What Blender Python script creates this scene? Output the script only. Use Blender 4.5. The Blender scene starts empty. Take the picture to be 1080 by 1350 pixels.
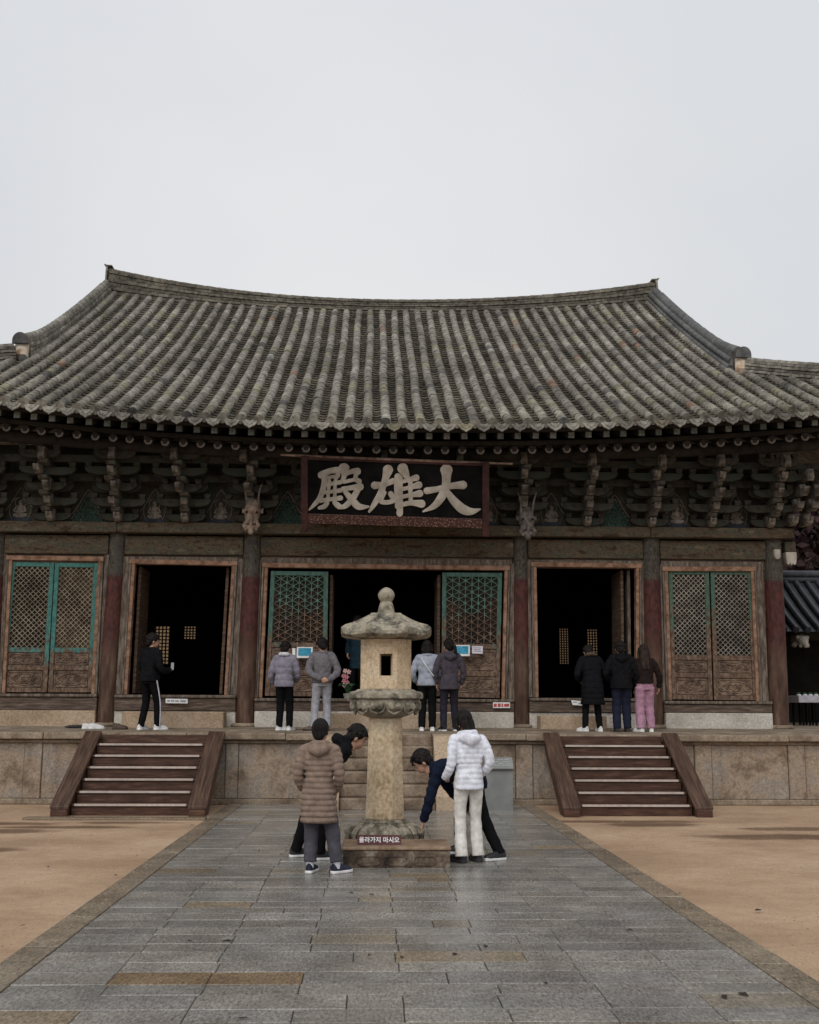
import bpy, bmesh, math, random
from mathutils import Vector as V, Matrix, noise as mnoise
random.seed(7)
R = math.radians
PI = math.pi
S = bpy.context.scene
COL = S.collection

# ------------------------------------------------------------------ camera geometry (photo is 1080 x 1350)
FPX, CX, CY, CAMH = 1490.0, 540.0, 675.0, 1.75
_d = V((490 - CX, -(928 - CY), -FPX)).normalized()
_p2 = V((1490 - CX, -(928 - CY) - 4.4, -FPX))
_u = _p2.cross(_d).normalized()
if _u.y < 0: _u = -_u
_r = _d.cross(_u)
# world->camera: columns _r,_d,_u
W2C = Matrix((( _r.x, _d.x, _u.x), (_r.y, _d.y, _u.y), (_r.z, _d.z, _u.z)))
C2W = W2C.transposed()
CAM = V((0, 0, CAMH))
def ray(px, py): return C2W @ V((px - CX, -(py - CY), -FPX))
def at(px, py, Y):
    d = ray(px, py); return CAM + d * (Y / d.y)
def atz(px, py, z):
    d = ray(px, py); return CAM + d * ((z - CAMH) / d.z)

cam = bpy.data.cameras.new('camera'); co = bpy.data.objects.new('camera', cam); COL.objects.link(co)
cam.sensor_fit = 'HORIZONTAL'; cam.sensor_width = 36; cam.lens = 36 * FPX / 1080
cam.clip_start = 0.1; cam.clip_end = 3000
co.matrix_world = Matrix.Translation(CAM) @ C2W.to_4x4()
S.camera = co

# ------------------------------------------------------------------ mesh builder
TINTED = {'roof_tile_clay', 'dark_roof_tile', 'wet_dark_tile', 'wet_granite_paving', 'capstone_granite'}
class MB:
    def __init__(s): s.v = []; s.f = []; s.t = []; s.m = []; s.tint = (1, 1, 1); s.mi = 0
    def add(s, vs, fs):
        o = len(s.v); s.v += [tuple(p) for p in vs]
        for f in fs:
            s.f.append([i + o for i in f]); s.t.append(s.tint); s.m.append(s.mi)
    def hexa(s, p):   # p: 4 bottom (ccw from above) then 4 top
        s.add(p, [(3, 2, 1, 0), (4, 5, 6, 7), (0, 1, 5, 4), (1, 2, 6, 5), (2, 3, 7, 6), (3, 0, 4, 7)])
    def box(s, x0, x1, y0, y1, z0, z1):
        s.hexa([(x0, y0, z0), (x1, y0, z0), (x1, y1, z0), (x0, y1, z0), (x0, y0, z1), (x1, y0, z1), (x1, y1, z1), (x0, y1, z1)])
    def bar(s, a, b, w, d, n=V((0, -1, 0))):
        """a box from a to b, w wide across, d thick along n (a,b on the back face)"""
        a = V(a); b = V(b); t = (b - a).normalized(); side = t.cross(n).normalized() * (w / 2); q = n * d
        s.hexa([a - side, a + side, b + side, b - side, a - side + q, a + side + q, b + side + q, b - side + q])
    def loft(s, rings, cap=True, closed=True):
        n = len(rings[0]); o = len(s.v)
        for r in rings: s.v += [tuple(p) for p in r]
        def ap(f): s.f.append(f); s.t.append(s.tint); s.m.append(s.mi)
        for i in range(len(rings) - 1):
            for j in range(n if closed else n - 1):
                k = (j + 1) % n
                ap([o + i * n + j, o + i * n + k, o + (i + 1) * n + k, o + (i + 1) * n + j])
        if cap and closed:
            ap([o + j for j in range(n)][::-1]); ap([o + (len(rings) - 1) * n + j for j in range(n)])
    def tube(s, pts, rad, n=10, side=None, cap=True, round_end=False):
        pts = [V(p) for p in pts]
        if not isinstance(rad, (list, tuple)): rad = [rad] * len(pts)
        rings = []; ref = V(side) if side else None
        for i, p in enumerate(pts):
            t = (pts[min(i + 1, len(pts) - 1)] - pts[max(i - 1, 0)]).normalized()
            if ref is None: ref = V((1, 0, 0)) if abs(t.x) < .8 else V((0, 1, 0))
            a = (ref - t * ref.dot(t)).normalized(); b = t.cross(a); ref = a if not side else V(side)
            r = rad[i]; ra, rb = r if isinstance(r, (tuple, list)) else (r, r)
            rings.append([p + a * math.cos(2 * PI * k / n) * ra + b * math.sin(2 * PI * k / n) * rb for k in range(n)])
        if round_end:
            def dome(ring, p, q):
                c = V(p); t = (V(p) - V(q)).normalized()
                out = []
                rr = sum(((V(x) - c).length for x in ring)) / n
                for e in (.5, .85):
                    out.append([c + (V(x) - c) * math.sqrt(1 - e * e) + t * rr * e for x in ring])
                return out
            rings = dome(rings[0], pts[0], pts[1])[::-1] + rings + dome(rings[-1], pts[-1], pts[-2])
        s.loft(rings, cap)
    def ball(s, c, r, n=12, m=8, rot=None):
        c = V(c); rx, ry, rz = r if isinstance(r, (tuple, list)) else (r, r, r); rings = []
        for i in range(m + 1):
            a = PI * (i + .001) / (m + .002) ; z = -math.cos(a); q = max(math.sin(a), .02)
            ring = []
            for k in range(n):
                p = V((rx * q * math.cos(2 * PI * k / n), ry * q * math.sin(2 * PI * k / n), rz * z))
                ring.append(c + (rot @ p if rot else p))
            rings.append(ring)
        s.loft(rings)
    def lathe(s, prof, c, n=24, ang=0, mod=None):
        c = V(c); rings = []
        for i, (r, z) in enumerate(prof):
            ring = []
            for k in range(n):
                a = ang + 2 * PI * k / n
                rr, zz = (r, z) if mod is None else mod(r, z, a, i)
                ring.append(c + V((rr * math.cos(a), rr * math.sin(a), zz)))
            rings.append(ring)
        s.loft(rings)
    def prism(s, poly, o, ax, ay, az):
        """poly (a,b) in plane ax,ay at origin o, extruded by az vector (both sides closed)"""
        o = V(o); ax = V(ax); ay = V(ay); az = V(az); n = len(poly)
        vs = [o + ax * a + ay * b for a, b in poly] + [o + ax * a + ay * b + az for a, b in poly]
        s.add(vs, [tuple(range(n))[::-1], tuple(range(n, 2 * n))] + [(i, (i + 1) % n, n + (i + 1) % n, n + i) for i in range(n)])
    def mesh(s, name, mats):
        me = bpy.data.meshes.new(name); me.from_pydata(s.v, [], s.f)
        for m in (mats if isinstance(mats, (list, tuple)) else [mats]): me.materials.append(m)
        if any(s.m): me.polygons.foreach_set('material_index', s.m)
        if any(getattr(m, 'name', '') in TINTED for m in (mats if isinstance(mats, (list, tuple)) else [mats])):
            at_ = me.attributes.new('tint', 'FLOAT_COLOR', 'FACE')
            at_.data.foreach_set('color', [c for t in s.t for c in (t[0], t[1], t[2], 1)])
        me.update()
        bm = bmesh.new(); bm.from_mesh(me); bmesh.ops.recalc_face_normals(bm, faces=bm.faces); bm.to_mesh(me); bm.free()
        return me
    def build(s, name, mats, parent=None, bevel=0, smooth=False, label=None, cat=None, group=None, kind=None, seg=1):
        me = s.mesh(name, mats); o = bpy.data.objects.new(name, me); COL.objects.link(o)
        if smooth:
            me.polygons.foreach_set('use_smooth', [True] * len(me.polygons))
            if smooth != 'all':
                me.set_sharp_from_angle(angle=R(smooth if smooth is not True else 40))
        if bevel:
            b = o.modifiers.new('bevel', 'BEVEL'); b.width = bevel; b.segments = seg; b.limit_method = 'ANGLE'; b.angle_limit = R(40)
        if parent: o.parent = parent
        tag(o, label, cat, group, kind); return o

def tag(o, label=None, cat=None, group=None, kind=None):
    if label: o['label'] = label
    if cat: o['category'] = cat
    if group: o['group'] = group
    if kind: o['kind'] = kind
    return o
def empty(name, loc=(0, 0, 0), label=None, cat=None, group=None, rz=0):
    o = bpy.data.objects.new(name, None); COL.objects.link(o); o.location = loc; o.rotation_euler = (0, 0, rz)
    o.empty_display_size = .2
    return tag(o, label, cat, group)
def blob(mb, name, mat, parent, voxel=.009, it=4, label=None):
    o = mb.build(name, mat, parent, label=label)
    m = o.modifiers.new('remesh', 'REMESH'); m.mode = 'VOXEL'; m.voxel_size = voxel; m.use_smooth_shade = True
    if it:
        k = o.modifiers.new('smooth', 'SMOOTH'); k.factor = .5; k.iterations = it
    return o
def dup_children(src, dst):
    for ch in list(src.children):
        c = ch.copy(); COL.objects.link(c); c.parent = dst
        dup_children(ch, c)
def lerp(a, b, t): return a + (b - a) * t
def clamp(x, a=0., b=1.): return max(a, min(b, x))
def sstep(x): x = clamp(x); return x * x * (3 - 2 * x)
class Quad:
    """a door-shaped patch on a building face: u to the right, v downwards, d towards the viewer"""
    def __init__(s, tl, tr, br, bl):
        s.c = [V(p) for p in (tl, tr, br, bl)]
        s.n = ((s.c[1] - s.c[0]).cross(s.c[3] - s.c[0])).normalized()
        if s.n.y > 0: s.n = -s.n
    def p(s, u, v, d=0):
        a, b, c, e = s.c; return (a * (1 - u) + b * u) * (1 - v) + (e * (1 - u) + c * u) * v + s.n * d
    def block(s, mb, u0, u1, v0, v1, d0, d1):
        mb.hexa([s.p(u0, v1, d0), s.p(u1, v1, d0), s.p(u1, v0, d0), s.p(u0, v0, d0), s.p(u0, v1, d1), s.p(u1, v1, d1), s.p(u1, v0, d1), s.p(u0, v0, d1)])
    def width(s): return (s.c[1] - s.c[0]).length
    def height(s): return (s.c[3] - s.c[0]).length
def pxquad(tl, tr, br, bl, Y): return Quad(at(*tl, Y), at(*tr, Y), at(*br, Y), at(*bl, Y))

# ------------------------------------------------------------------ materials
def ramp(nt, stops):
    r = nt.nodes.new('ShaderNodeValToRGB'); e = r.color_ramp.elements
    while len(e) < len(stops): e.new(.5)
    for el, (p, c) in zip(e, stops): el.position = p; el.color = (c[0], c[1], c[2], 1)
    return r
def mixc(nt, a, b, fac, mode='MIX'):
    m = nt.nodes.new('ShaderNodeMix'); m.data_type = 'RGBA'; m.blend_type = mode
    for sock, val in ((m.inputs[0], fac), (m.inputs[6], a), (m.inputs[7], b)):
        if isinstance(val, bpy.types.NodeSocket): nt.links.new(val, sock)
        elif isinstance(val, (int, float)): sock.default_value = val
        else: sock.default_value = (val[0], val[1], val[2], 1)
    return m.outputs[2]
def mth(nt, op, a, b=0., c=None):
    m = nt.nodes.new('ShaderNodeMath'); m.operation = op
    for i, val in enumerate((a, b) if c is None else (a, b, c)):
        if isinstance(val, bpy.types.NodeSocket): nt.links.new(val, m.inputs[i])
        else: m.inputs[i].default_value = val
    return m.outputs[0]
CON = 1.6
class Mt:
    def __init__(s, name, rough=.8, spec=.3):
        s.m = bpy.data.materials.new(name); s.m.use_nodes = True; s.nt = s.m.node_tree; s.b = s.nt.nodes['Principled BSDF']
        s.b.inputs['Roughness'].default_value = rough; s.b.inputs['Specular IOR Level'].default_value = spec
        s.tc = s.nt.nodes.new('ShaderNodeTexCoord').outputs['Object']
    def map(s, scale=(1, 1, 1), rot=(0, 0, 0)):
        n = s.nt.nodes.new('ShaderNodeMapping'); n.inputs['Scale'].default_value = scale; n.inputs['Rotation'].default_value = rot
        s.nt.links.new(s.tc, n.inputs[0]); return n.outputs[0]
    def noise(s, scale, detail=5, rough=.55, vec=None, dist=0):
        n = s.nt.nodes.new('ShaderNodeTexNoise'); n.inputs['Scale'].default_value = scale; n.inputs['Detail'].default_value = detail
        n.inputs['Roughness'].default_value = rough; n.inputs['Distortion'].default_value = dist
        s.nt.links.new(vec if vec is not None else s.tc, n.inputs['Vector']); return mth(s.nt, 'MULTIPLY_ADD', n.outputs[0], CON, .5 - CON / 2)
    def vor(s, scale, vec=None, feature='F1'):
        n = s.nt.nodes.new('ShaderNodeTexVoronoi'); n.inputs['Scale'].default_value = scale; n.feature = feature
        s.nt.links.new(vec if vec is not None else s.tc, n.inputs['Vector']); return n.outputs[0]
    def xyz(s):
        n = s.nt.nodes.new('ShaderNodeSeparateXYZ'); s.nt.links.new(s.tc, n.inputs[0]); return n.outputs
    def ramp(s, fac, stops):  # noqa
        r = ramp(s.nt, stops); s.nt.links.new(fac, r.inputs[0]); return r.outputs[0]
    def mix(s, a, b, fac, mode='MIX'): return mixc(s.nt, a, b, fac, mode)
    def attr(s):
        n = s.nt.nodes.new('ShaderNodeAttribute'); n.attribute_name = 'tint'; return n.outputs['Color']
    def color(s, c): s.nt.links.new(c, s.b.inputs['Base Color'])
    def rough(s, c): s.nt.links.new(c, s.b.inputs['Roughness'])
    def bump(s, h, strength=.3, dist=.01):
        n = s.nt.nodes.new('ShaderNodeBump'); n.inputs['Strength'].default_value = strength; n.inputs['Distance'].default_value = dist
        s.nt.links.new(h, n.inputs['Height']); s.nt.links.new(n.outputs[0], s.b.inputs['Normal'])
def mat(name, c0, c1, scale=5, c2=None, rough=.8, bump=.3, bscale=40, stretch=(1, 1, 1), tint=False, big=.35, spec=.3, bdist=.008):
    """two/three colours mottled by noise, plus large soft variation and a fine bump"""
    k = Mt(name, rough, spec); v = k.map(stretch)
    n = k.noise(scale, 6, .6, v)
    stops = [(.3, c0), (.7, c1)] if c2 is None else [(.28, c0), (.52, c1), (.72, c2)]
    c = k.ramp(n, stops)
    if big:
        g = k.noise(.9, 3, .5); c = k.mix(c, k.ramp(g, [(.25, (1 - big,) * 3), (.75, (1 + big * .35,) * 3)]), 1., 'MULTIPLY')
    if tint: c = k.mix(c, k.attr(), 1., 'MULTIPLY')
    k.color(c)
    if bump: k.bump(k.noise(bscale, 4, .6, v), bump, bdist)
    return k.m
def plain(name, c, rough=.7, spec=.3, bump=0, bscale=60):
    return mat(name, tuple(x * .85 for x in c), tuple(min(1, x * 1.1) for x in c), 12, rough=rough, spec=spec, bump=bump, bscale=bscale, big=.12)

M = {}
M['tile'] = mat('roof_tile_clay', (.125, .115, .099), (.232, .216, .186), 9, (.305, .288, .25), .85, .6, 45, tint=True, big=.38, spec=.12)
M['tile_dark'] = mat('dark_roof_tile', (.066, .066, .066), (.13, .128, .122), 6, None, .6, .3, 30, tint=True, big=.3)
M['mortar'] = mat('ridge_end_mortar', (.30, .19, .12), (.55, .44, .33), 5, (.62, .55, .45), .9, .5, 30)
k = Mt('weathered_dark_timber', .8); n = k.noise(5, 7, .65, k.map((1, 1, 7)))
k.color(k.ramp(n, [(.3, (.05, .03, .02)), (.55, (.10, .062, .04)), (.75, (.17, .115, .08))])); k.bump(n, .4, .01); M['wood'] = k.m
k = Mt('weathered_dark_timber_long', .8); n = k.noise(5, 7, .65, k.map((.6, 6, 6)))
k.color(k.ramp(n, [(.3, (.055, .038, .03)), (.55, (.10, .07, .052)), (.75, (.18, .135, .105))])); k.bump(n, .4, .01); M['woodx'] = k.m
k = Mt('stair_timber', .55); n = k.noise(4, 7, .65, k.map((.7, 5, 5)))
k.color(k.ramp(n, [(.25, (.034, .014, .009)), (.55, (.075, .035, .022)), (.85, (.15, .08, .05))])); k.bump(n, .4, .01); M['stairwood'] = k.m
k = Mt('stair_rail_timber', .6); n = k.noise(3.2, 7, .7, k.map((9, .5, .6)))
k.color(k.ramp(n, [(.25, (.032, .016, .011)), (.5, (.07, .039, .026)), (.75, (.125, .074, .048)), (.95, (.28, .17, .08))])); k.bump(n, .5, .012); M['railwood'] = k.m
def beam_mat(name, f=1.):
    # old dancheong paint, faded to ochre and grey-green, with worn scroll-like figures
    k = Mt(name, .85); v = k.map((1, 1, 3)); n = k.noise(2.2, 7, .68, v)
    base = k.ramp(n, [(.3, (.075, .050, .033)), (.44, (.19, .135, .085)), (.56, (.115, .108, .08)), (.68, (.175, .15, .103)), (.8, (.30, .215, .14))])
    g = k.noise(7, 5, .75, k.map((1, 1, 1.3)), 2.5)
    ln = k.ramp(g, [(.36, (.38, .34, .32)), (.46, (1, 1, 1)), (.54, (.72, .76, .70)), (.62, (1.15, 1.08, .98))])
    c = k.mix(base, ln, .85, 'MULTIPLY')
    if f != 1: c = k.mix(c, (f, f, f), 1., 'MULTIPLY')
    k.color(c); k.bump(n, .35, .008); return k.m
M['beam'] = beam_mat('faded_painted_beam', .58)
# columns: painted pattern at the head, maroon shaft, worn bare wood below
k = Mt('column_paint', .7); z = k.xyz()[2]; n = k.noise(3, 6, .65, k.map((3, 3, .6))); n2 = k.noise(7, 5, .6, k.map((2, 2, 1)))
zz = mth(k.nt, 'ADD', z, mth(k.nt, 'MULTIPLY', mth(k.nt, 'SUBTRACT', n, .5), 1.1))
bare = k.ramp(n, [(.25, (.04, .02, .013)), (.55, (.085, .046, .03)), (.85, (.16, .10, .068))])
red = k.ramp(n2, [(.3, (.04, .012, .011)), (.7, (.09, .028, .023))])
head = k.ramp(k.noise(11, 4, .7, k.map((1.4, 1.4, .8)), 1.2), [(.3, (.025, .02, .016)), (.47, (.07, .055, .042)), (.58, (.055, .056, .045)), (.75, (.13, .108, .085))])
c = k.mix(bare, red, k.ramp(mth(k.nt, 'MULTIPLY', zz, .1), [(.272, (0, 0, 0)), (.32, (1, 1, 1))]))
c = k.mix(c, head, k.ramp(mth(k.nt, 'MULTIPLY', z, .1), [(.424, (0, 0, 0)), (.430, (1, 1, 1))]))
k.color(c); k.bump(n, .4, .012); M['column'] = k.m
# orange-brown door frames
k = Mt('door_frame_wood', .8); n = k.noise(5, 7, .72, k.map((1, 1, 1)));
k.color(k.ramp(n, [(.22, (.075, .045, .03)), (.42, (.19, .105, .065)), (.62, (.31, .18, .115)), (.82, (.27, .215, .17))])); k.bump(n, .4, .01); M['frame'] = k.m
k = Mt('bare_grey_jamb', .85); n = k.noise(5, 7, .68, k.map((4, 4, .8)))
k.color(k.ramp(n, [(.25, (.06, .042, .032)), (.5, (.125, .098, .076)), (.8, (.25, .21, .17))])); k.bump(n, .4, .01); M['jamb'] = k.m
def leaf_mat(name, zc, c_paint, c_paint2):
    k = Mt(name, .75); z = k.xyz()[2]; n = k.noise(4.5, 6, .68, k.map((2, 2, 1))); g = k.noise(9, 5, .6, k.map((2, 2, 1)))
    f = k.ramp(mth(k.nt, 'ADD', mth(k.nt, 'MULTIPLY', mth(k.nt, 'SUBTRACT', z, zc), .5), mth(k.nt, 'ADD', n, .0)), [(.42, (0, 0, 0)), (.56, (1, 1, 1))])
    bare = k.ramp(g, [(.3, (.075, .045, .03)), (.55, (.14, .088, .058)), (.75, (.22, .15, .105))])
    pt = k.ramp(g, [(.3, c_paint), (.7, c_paint2)])
    k.color(k.mix(bare, pt, f)); k.bump(g, .3, .008); return k.m
M['leaf1'] = leaf_mat('teal_door_paint', 2.75, (.035, .115, .10), (.07, .205, .18))
M['leaf3'] = leaf_mat('green_door_paint', 3.2, (.04, .085, .07), (.075, .15, .12))
M['leaf5'] = leaf_mat('worn_green_door_paint', 3.45, (.045, .085, .062), (.085, .14, .10))
M['lat1'] = mat('lattice_wood_tan', (.13, .10, .07), (.30, .255, .19), 5, None, .8, .2, 50)
M['lat3'] = leaf_mat('green_flower_lattice', 3.75, (.055, .105, .08), (.11, .20, .155))
M['lat5'] = mat('lattice_wood_pale', (.19, .17, .14), (.36, .33, .27), 5, None, .8, .2, 50)
M['paper'] = mat('old_door_paper', (.035, .022, .014), (.11, .078, .042), 1.6, None, .9, .2, 20)
M['paperdark'] = mat('dark_door_backing', (.012, .01, .008), (.035, .025, .018), 2, None, .9, 0)
M['carve'] = mat('carved_panel_wood', (.085, .052, .036), (.24, .165, .115), 9, None, .7, .4, 40)
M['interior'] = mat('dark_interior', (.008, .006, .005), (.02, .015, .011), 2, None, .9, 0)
# stones
def stone(name, cols, sc=3., rough=.85, bump=.5, bs=35, streak=True, wet=None):
    k = Mt(name, rough); n = k.noise(sc, 8, .65); n2 = k.noise(26, 5, .7)
    st = [(.28 + .46 * i / (len(cols) - 1), c) for i, c in enumerate(cols)]
    c = k.ramp(n, st); c = k.mix(c, k.ramp(n2, [(.3, (.72, .7, .68)), (.65, (1.08, 1.07, 1.05))]), 1., 'MULTIPLY')
    if streak:
        s_ = k.noise(1.3, 6, .7, k.map((2.6, 2.6, .45))); c = k.mix(c, k.ramp(s_, [(.12, (.52, .47, .42)), (.5, (1, 1, 1)), (.85, (1.12, 1.1, 1.06))]), .8, 'MULTIPLY')
    k.color(c); k.bump(k.noise(bs, 6, .7), bump, .012); return k.m
M['stone'] = stone('terrace_granite', [(.19, .145, .108), (.34, .265, .20), (.28, .245, .212), (.43, .355, .285)], 1.7)
M['stonecap'] = stone('capstone_granite', [(.17, .125, .09), (.27, .215, .16), (.36, .295, .22)], 2.2)
M['stonepale'] = stone('pale_plinth_stone', [(.42, .39, .34), (.52, .49, .44), (.60, .57, .52)], 2, streak=False)
M['stonetan'] = stone('tan_step_stone', [(.33, .245, .165), (.42, .315, .22), (.47, .37, .27)], 2, streak=False)
M['stonestep'] = stone('old_step_stone', [(.12, .085, .06), (.22, .165, .12), (.30, .24, .18)], 2.5)
M['lantern'] = stone('lantern_granite', [(.42, .32, .20), (.60, .465, .31), (.66, .53, .37), (.58, .49, .36)], 3.2, .85, .6, 45, streak=False)
M['lanternmoss'] = stone('lichened_granite', [(.09, .083, .066), (.22, .20, .158), (.40, .36, .285), (.31, .275, .21)], 6, .9, 1., 26)
M['worship'] = stone('dark_carved_stone', [(.045, .032, .024), (.095, .068, .05), (.17, .125, .09), (.30, .27, .22)], 5, .8, .9, 22)
M['worshiptop'] = stone('worn_stone_top', [(.17, .11, .07), (.26, .175, .115), (.33, .24, .165)], 3, .75, .4, 40, streak=False)
M['white'] = plain('white_board', (.78, .78, .78), .6)
M['strip'] = plain('pale_metal_nosing', (.50, .42, .37), .45)
M['blue'] = plain('blue_notice_print', (.02, .27, .42), .5)
M['black'] = mat('black_lacquer', (.006, .006, .0065), (.013, .012, .012), 4, None, .8, .1, spec=.05)
M['maroon'] = mat('maroon_lacquer', (.034, .013, .012), (.075, .03, .026), 8, None, .7, .2)
k = Mt('speckled_plaque_board', .7); vv = k.vor(26, k.map((1, 1, 1)))
k.color(k.ramp(vv, [(.16, (.28, .19, .12)), (.32, (.12, .055, .042)), (.5, (.06, .026, .022))])); M['speckle'] = k.m
M['letter'] = mat('pale_lettering', (.36, .32, .27), (.54, .49, .42), 5, None, .8, .3, 25)
M['pole'] = mat('thin_wood_rod', (.12, .07, .05), (.32, .22, .17), 6, None, .8, .2)
M['green_dark'] = mat('bracket_paint_dark', (.018, .016, .012), (.05, .042, .031), 7, (.03, .048, .038), .85, .3, 30)
M['tongue'] = mat('bracket_paint_worn', (.05, .042, .034), (.15, .132, .11), 8, (.23, .21, .18), .85, .4, 30)
M['bracket_mid'] = mat('bracket_block_paint', (.035, .03, .024), (.095, .082, .065), 9, (.07, .09, .072), .85, .3, 30)
M['panelwall'] = mat('bracket_panel_paint', (.04, .037, .03), (.085, .073, .055), 4, (.05, .066, .052), .9, .2)
M['motif_pale'] = mat('painted_figure_pale', (.17, .145, .115), (.34, .31, .27), 14, None, .9, .2)
M['motif_green'] = mat('painted_leaf_green', (.022, .045, .036), (.055, .105, .085), 16, None, .9, .2)
M['motif_blue'] = mat('painted_base_blue', (.035, .04, .055), (.07, .075, .10), 10, None, .9, .2)
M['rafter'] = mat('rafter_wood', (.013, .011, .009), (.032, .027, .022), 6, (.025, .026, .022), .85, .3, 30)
M['rafter_end'] = mat('rafter_end_paint', (.13, .115, .10), (.26, .235, .21), 20, None, .9, .2)
M['rafter_end_g'] = mat('flying_rafter_end_paint', (.09, .095, .08), (.18, .185, .155), 20, None, .9, .2)
M['rafter_core'] = plain('rafter_end_core', (.03, .022, .02))
M['dragon'] = mat('dragon_paint', (.14, .09, .06), (.27, .195, .14), 9, (.33, .26, .20), .8, .4, 30)
M['dragon_grey'] = mat('dragon_paint_grey', (.08, .066, .057), (.16, .135, .12), 9, (.21, .18, .16), .8, .4, 30)
M['steel'] = mat('brushed_grey_board', (.20, .205, .20), (.26, .265, .255), 3, None, .45, .05)
# ================================================================== ground
k = Mt('packed_sand', .92, .2); n = k.noise(.55, 7, .62); n2 = k.noise(60, 4, .7); n3 = k.noise(6, 6, .7)
c = k.ramp(n, [(.3, (.34, .23, .148)), (.5, (.42, .292, .194)), (.7, (.48, .345, .237))])
c = k.mix(c, k.ramp(n2, [(.25, (.84, .82, .8)), (.6, (1.04, 1.03, 1.02))]), 1., 'MULTIPLY')
c = k.mix(c, k.ramp(n3, [(.1, (.80, .77, .73)), (.65, (1.03, 1.03, 1.03))]), .8, 'MULTIPLY'); c = k.mix(c, k.ramp(k.noise(42, 3, .85, k.map((1, .35, 1))), [(.0, (.52, .47, .42)), (.4, (.98, .98, .98)), (1., (1.25, 1.23, 1.2))]), .85, 'MULTIPLY')
x, y, z = k.xyz(); wob = mth(k.nt, 'MULTIPLY', mth(k.nt, 'SUBTRACT', k.noise(1.4, 5, .65), .5), .8)
def damp(cx, cy, rx, ry):
    a = mth(k.nt, 'POWER', mth(k.nt, 'DIVIDE', mth(k.nt, 'SUBTRACT', x, cx), rx), 2.); b = mth(k.nt, 'POWER', mth(k.nt, 'DIVIDE', mth(k.nt, 'SUBTRACT', y, cy), ry), 2.)
    return mth(k.nt, 'SUBTRACT', 1., mth(k.nt, 'ADD', mth(k.nt, 'SQRT', mth(k.nt, 'ADD', a, b)), wob))
w = None
for e in ((-5.1, 16.25, 1.0, .34), (-4.4, 16.75, 1.2, .22), (-6.2, 17.2, 2.0, .3), (-4.75, 14.2, .75, .32), (-3.6, 17.4, 1.0, .22), (4.15, 17.15, .9, .34), (3.7, 17.62, 1.5, .24), (5.6, 15.6, 1.5, .42), (6.2, 16.6, 1.2, .3)):
    d = damp(*e); w = d if w is None else mth(k.nt, 'MAXIMUM', w, d)
wet = k.ramp(w, [(.0, (0, 0, 0)), (.42, (1, 1, 1))])
c = k.mix(c, k.mix(c, (.43, .39, .36), 1., 'MULTIPLY'), wet)
k.color(c); k.bump(mth(k.nt, 'ADD', n2, mth(k.nt, 'MULTIPLY', n3, 1.5)), .5, .012); M['sand'] = k.m
g = MB(); g.add([(-300, -60, 0), (300, -60, 0), (300, 400, 0), (-300, 400, 0)], [(0, 1, 2, 3)]); g.build('sand_courtyard_ground', M['sand'], kind='structure')

# paved path: granite slabs in cross rows over a dark joint bed, edge stones on both sides
k = Mt('wet_granite_paving', .5, .5)
n = k.noise(2.2, 7, .65); n2 = k.noise(70, 4, .75)
c = k.ramp(n, [(.2, (.20, .187, .168)), (.5, (.275, .257, .232)), (.8, (.355, .332, .298))])
c = k.mix(c, k.ramp(n2, [(.1, (.55, .54, .53)), (.75, (1.16, 1.15, 1.13))]), 1., 'MULTIPLY')
c = k.mix(c, k.ramp(k.noise(52, 2, .8, k.map((1, .32, 1))), [(.0, (.30, .29, .28)), (.5, (.97, .97, .96)), (1., (1.7, 1.68, 1.62))]), 1., 'MULTIPLY'); c = k.mix(c, k.attr(), 1., 'MULTIPLY'); k.color(c)
k.rough(k.ramp(k.noise(.9, 5, .6, k.map((1.6, .7, 1))), [(.3, (.10,) * 3), (.8, (.36,) * 3)])); k.bump(n2, .25, .006); M['paving'] = k.m
M['joint'] = plain('paving_joint_bed', (.07, .062, .052), .9)
XL, XR, KW = -2.48, 2.86, .25
b = MB(); b.add([(XL, 2, .004), (XR, 2, .004), (XR, 20.52, .004), (XL, 20.52, .004)], [(0, 1, 2, 3)]); b.build('paving_joint_bed', M['joint'], kind='structure')
p = MB(); rnd = random.Random(3)
def slab(mb, x0, x1, y0, y1, tint, h=.018):
    mb.tint = tint; j = .003; q0 = rnd.uniform(-.0015, .0015); q = [q0 + rnd.uniform(-.0012, .0012) for _ in range(4)]
    e = .004
    lo = [(x0 + j, y0 + j), (x1 - j, y0 + j), (x1 - j, y1 - j), (x0 + j, y1 - j)]
    hi = [(x0 + j + e, y0 + j + e), (x1 - j - e, y0 + j + e), (x1 - j - e, y1 - j - e), (x0 + j + e, y1 - j - e)]
    vs = [(a, c_, .005) for a, c_ in lo] + [(a, c_, h - .005) for a, c_ in lo] + [(a, c_, h + d) for (a, c_), d in zip(hi, q)]
    mb.add(vs, [(0, 1, 5, 4), (1, 2, 6, 5), (2, 3, 7, 6), (3, 0, 4, 7), (4, 5, 9, 8), (5, 6, 10, 9), (6, 7, 11, 10), (7, 4, 8, 11), (8, 9, 10, 11)])
base_cols = [XL + KW + i * (XR - XL - 2 * KW) / 8 for i in range(9)]
y = 2.0; row = 0
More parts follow.
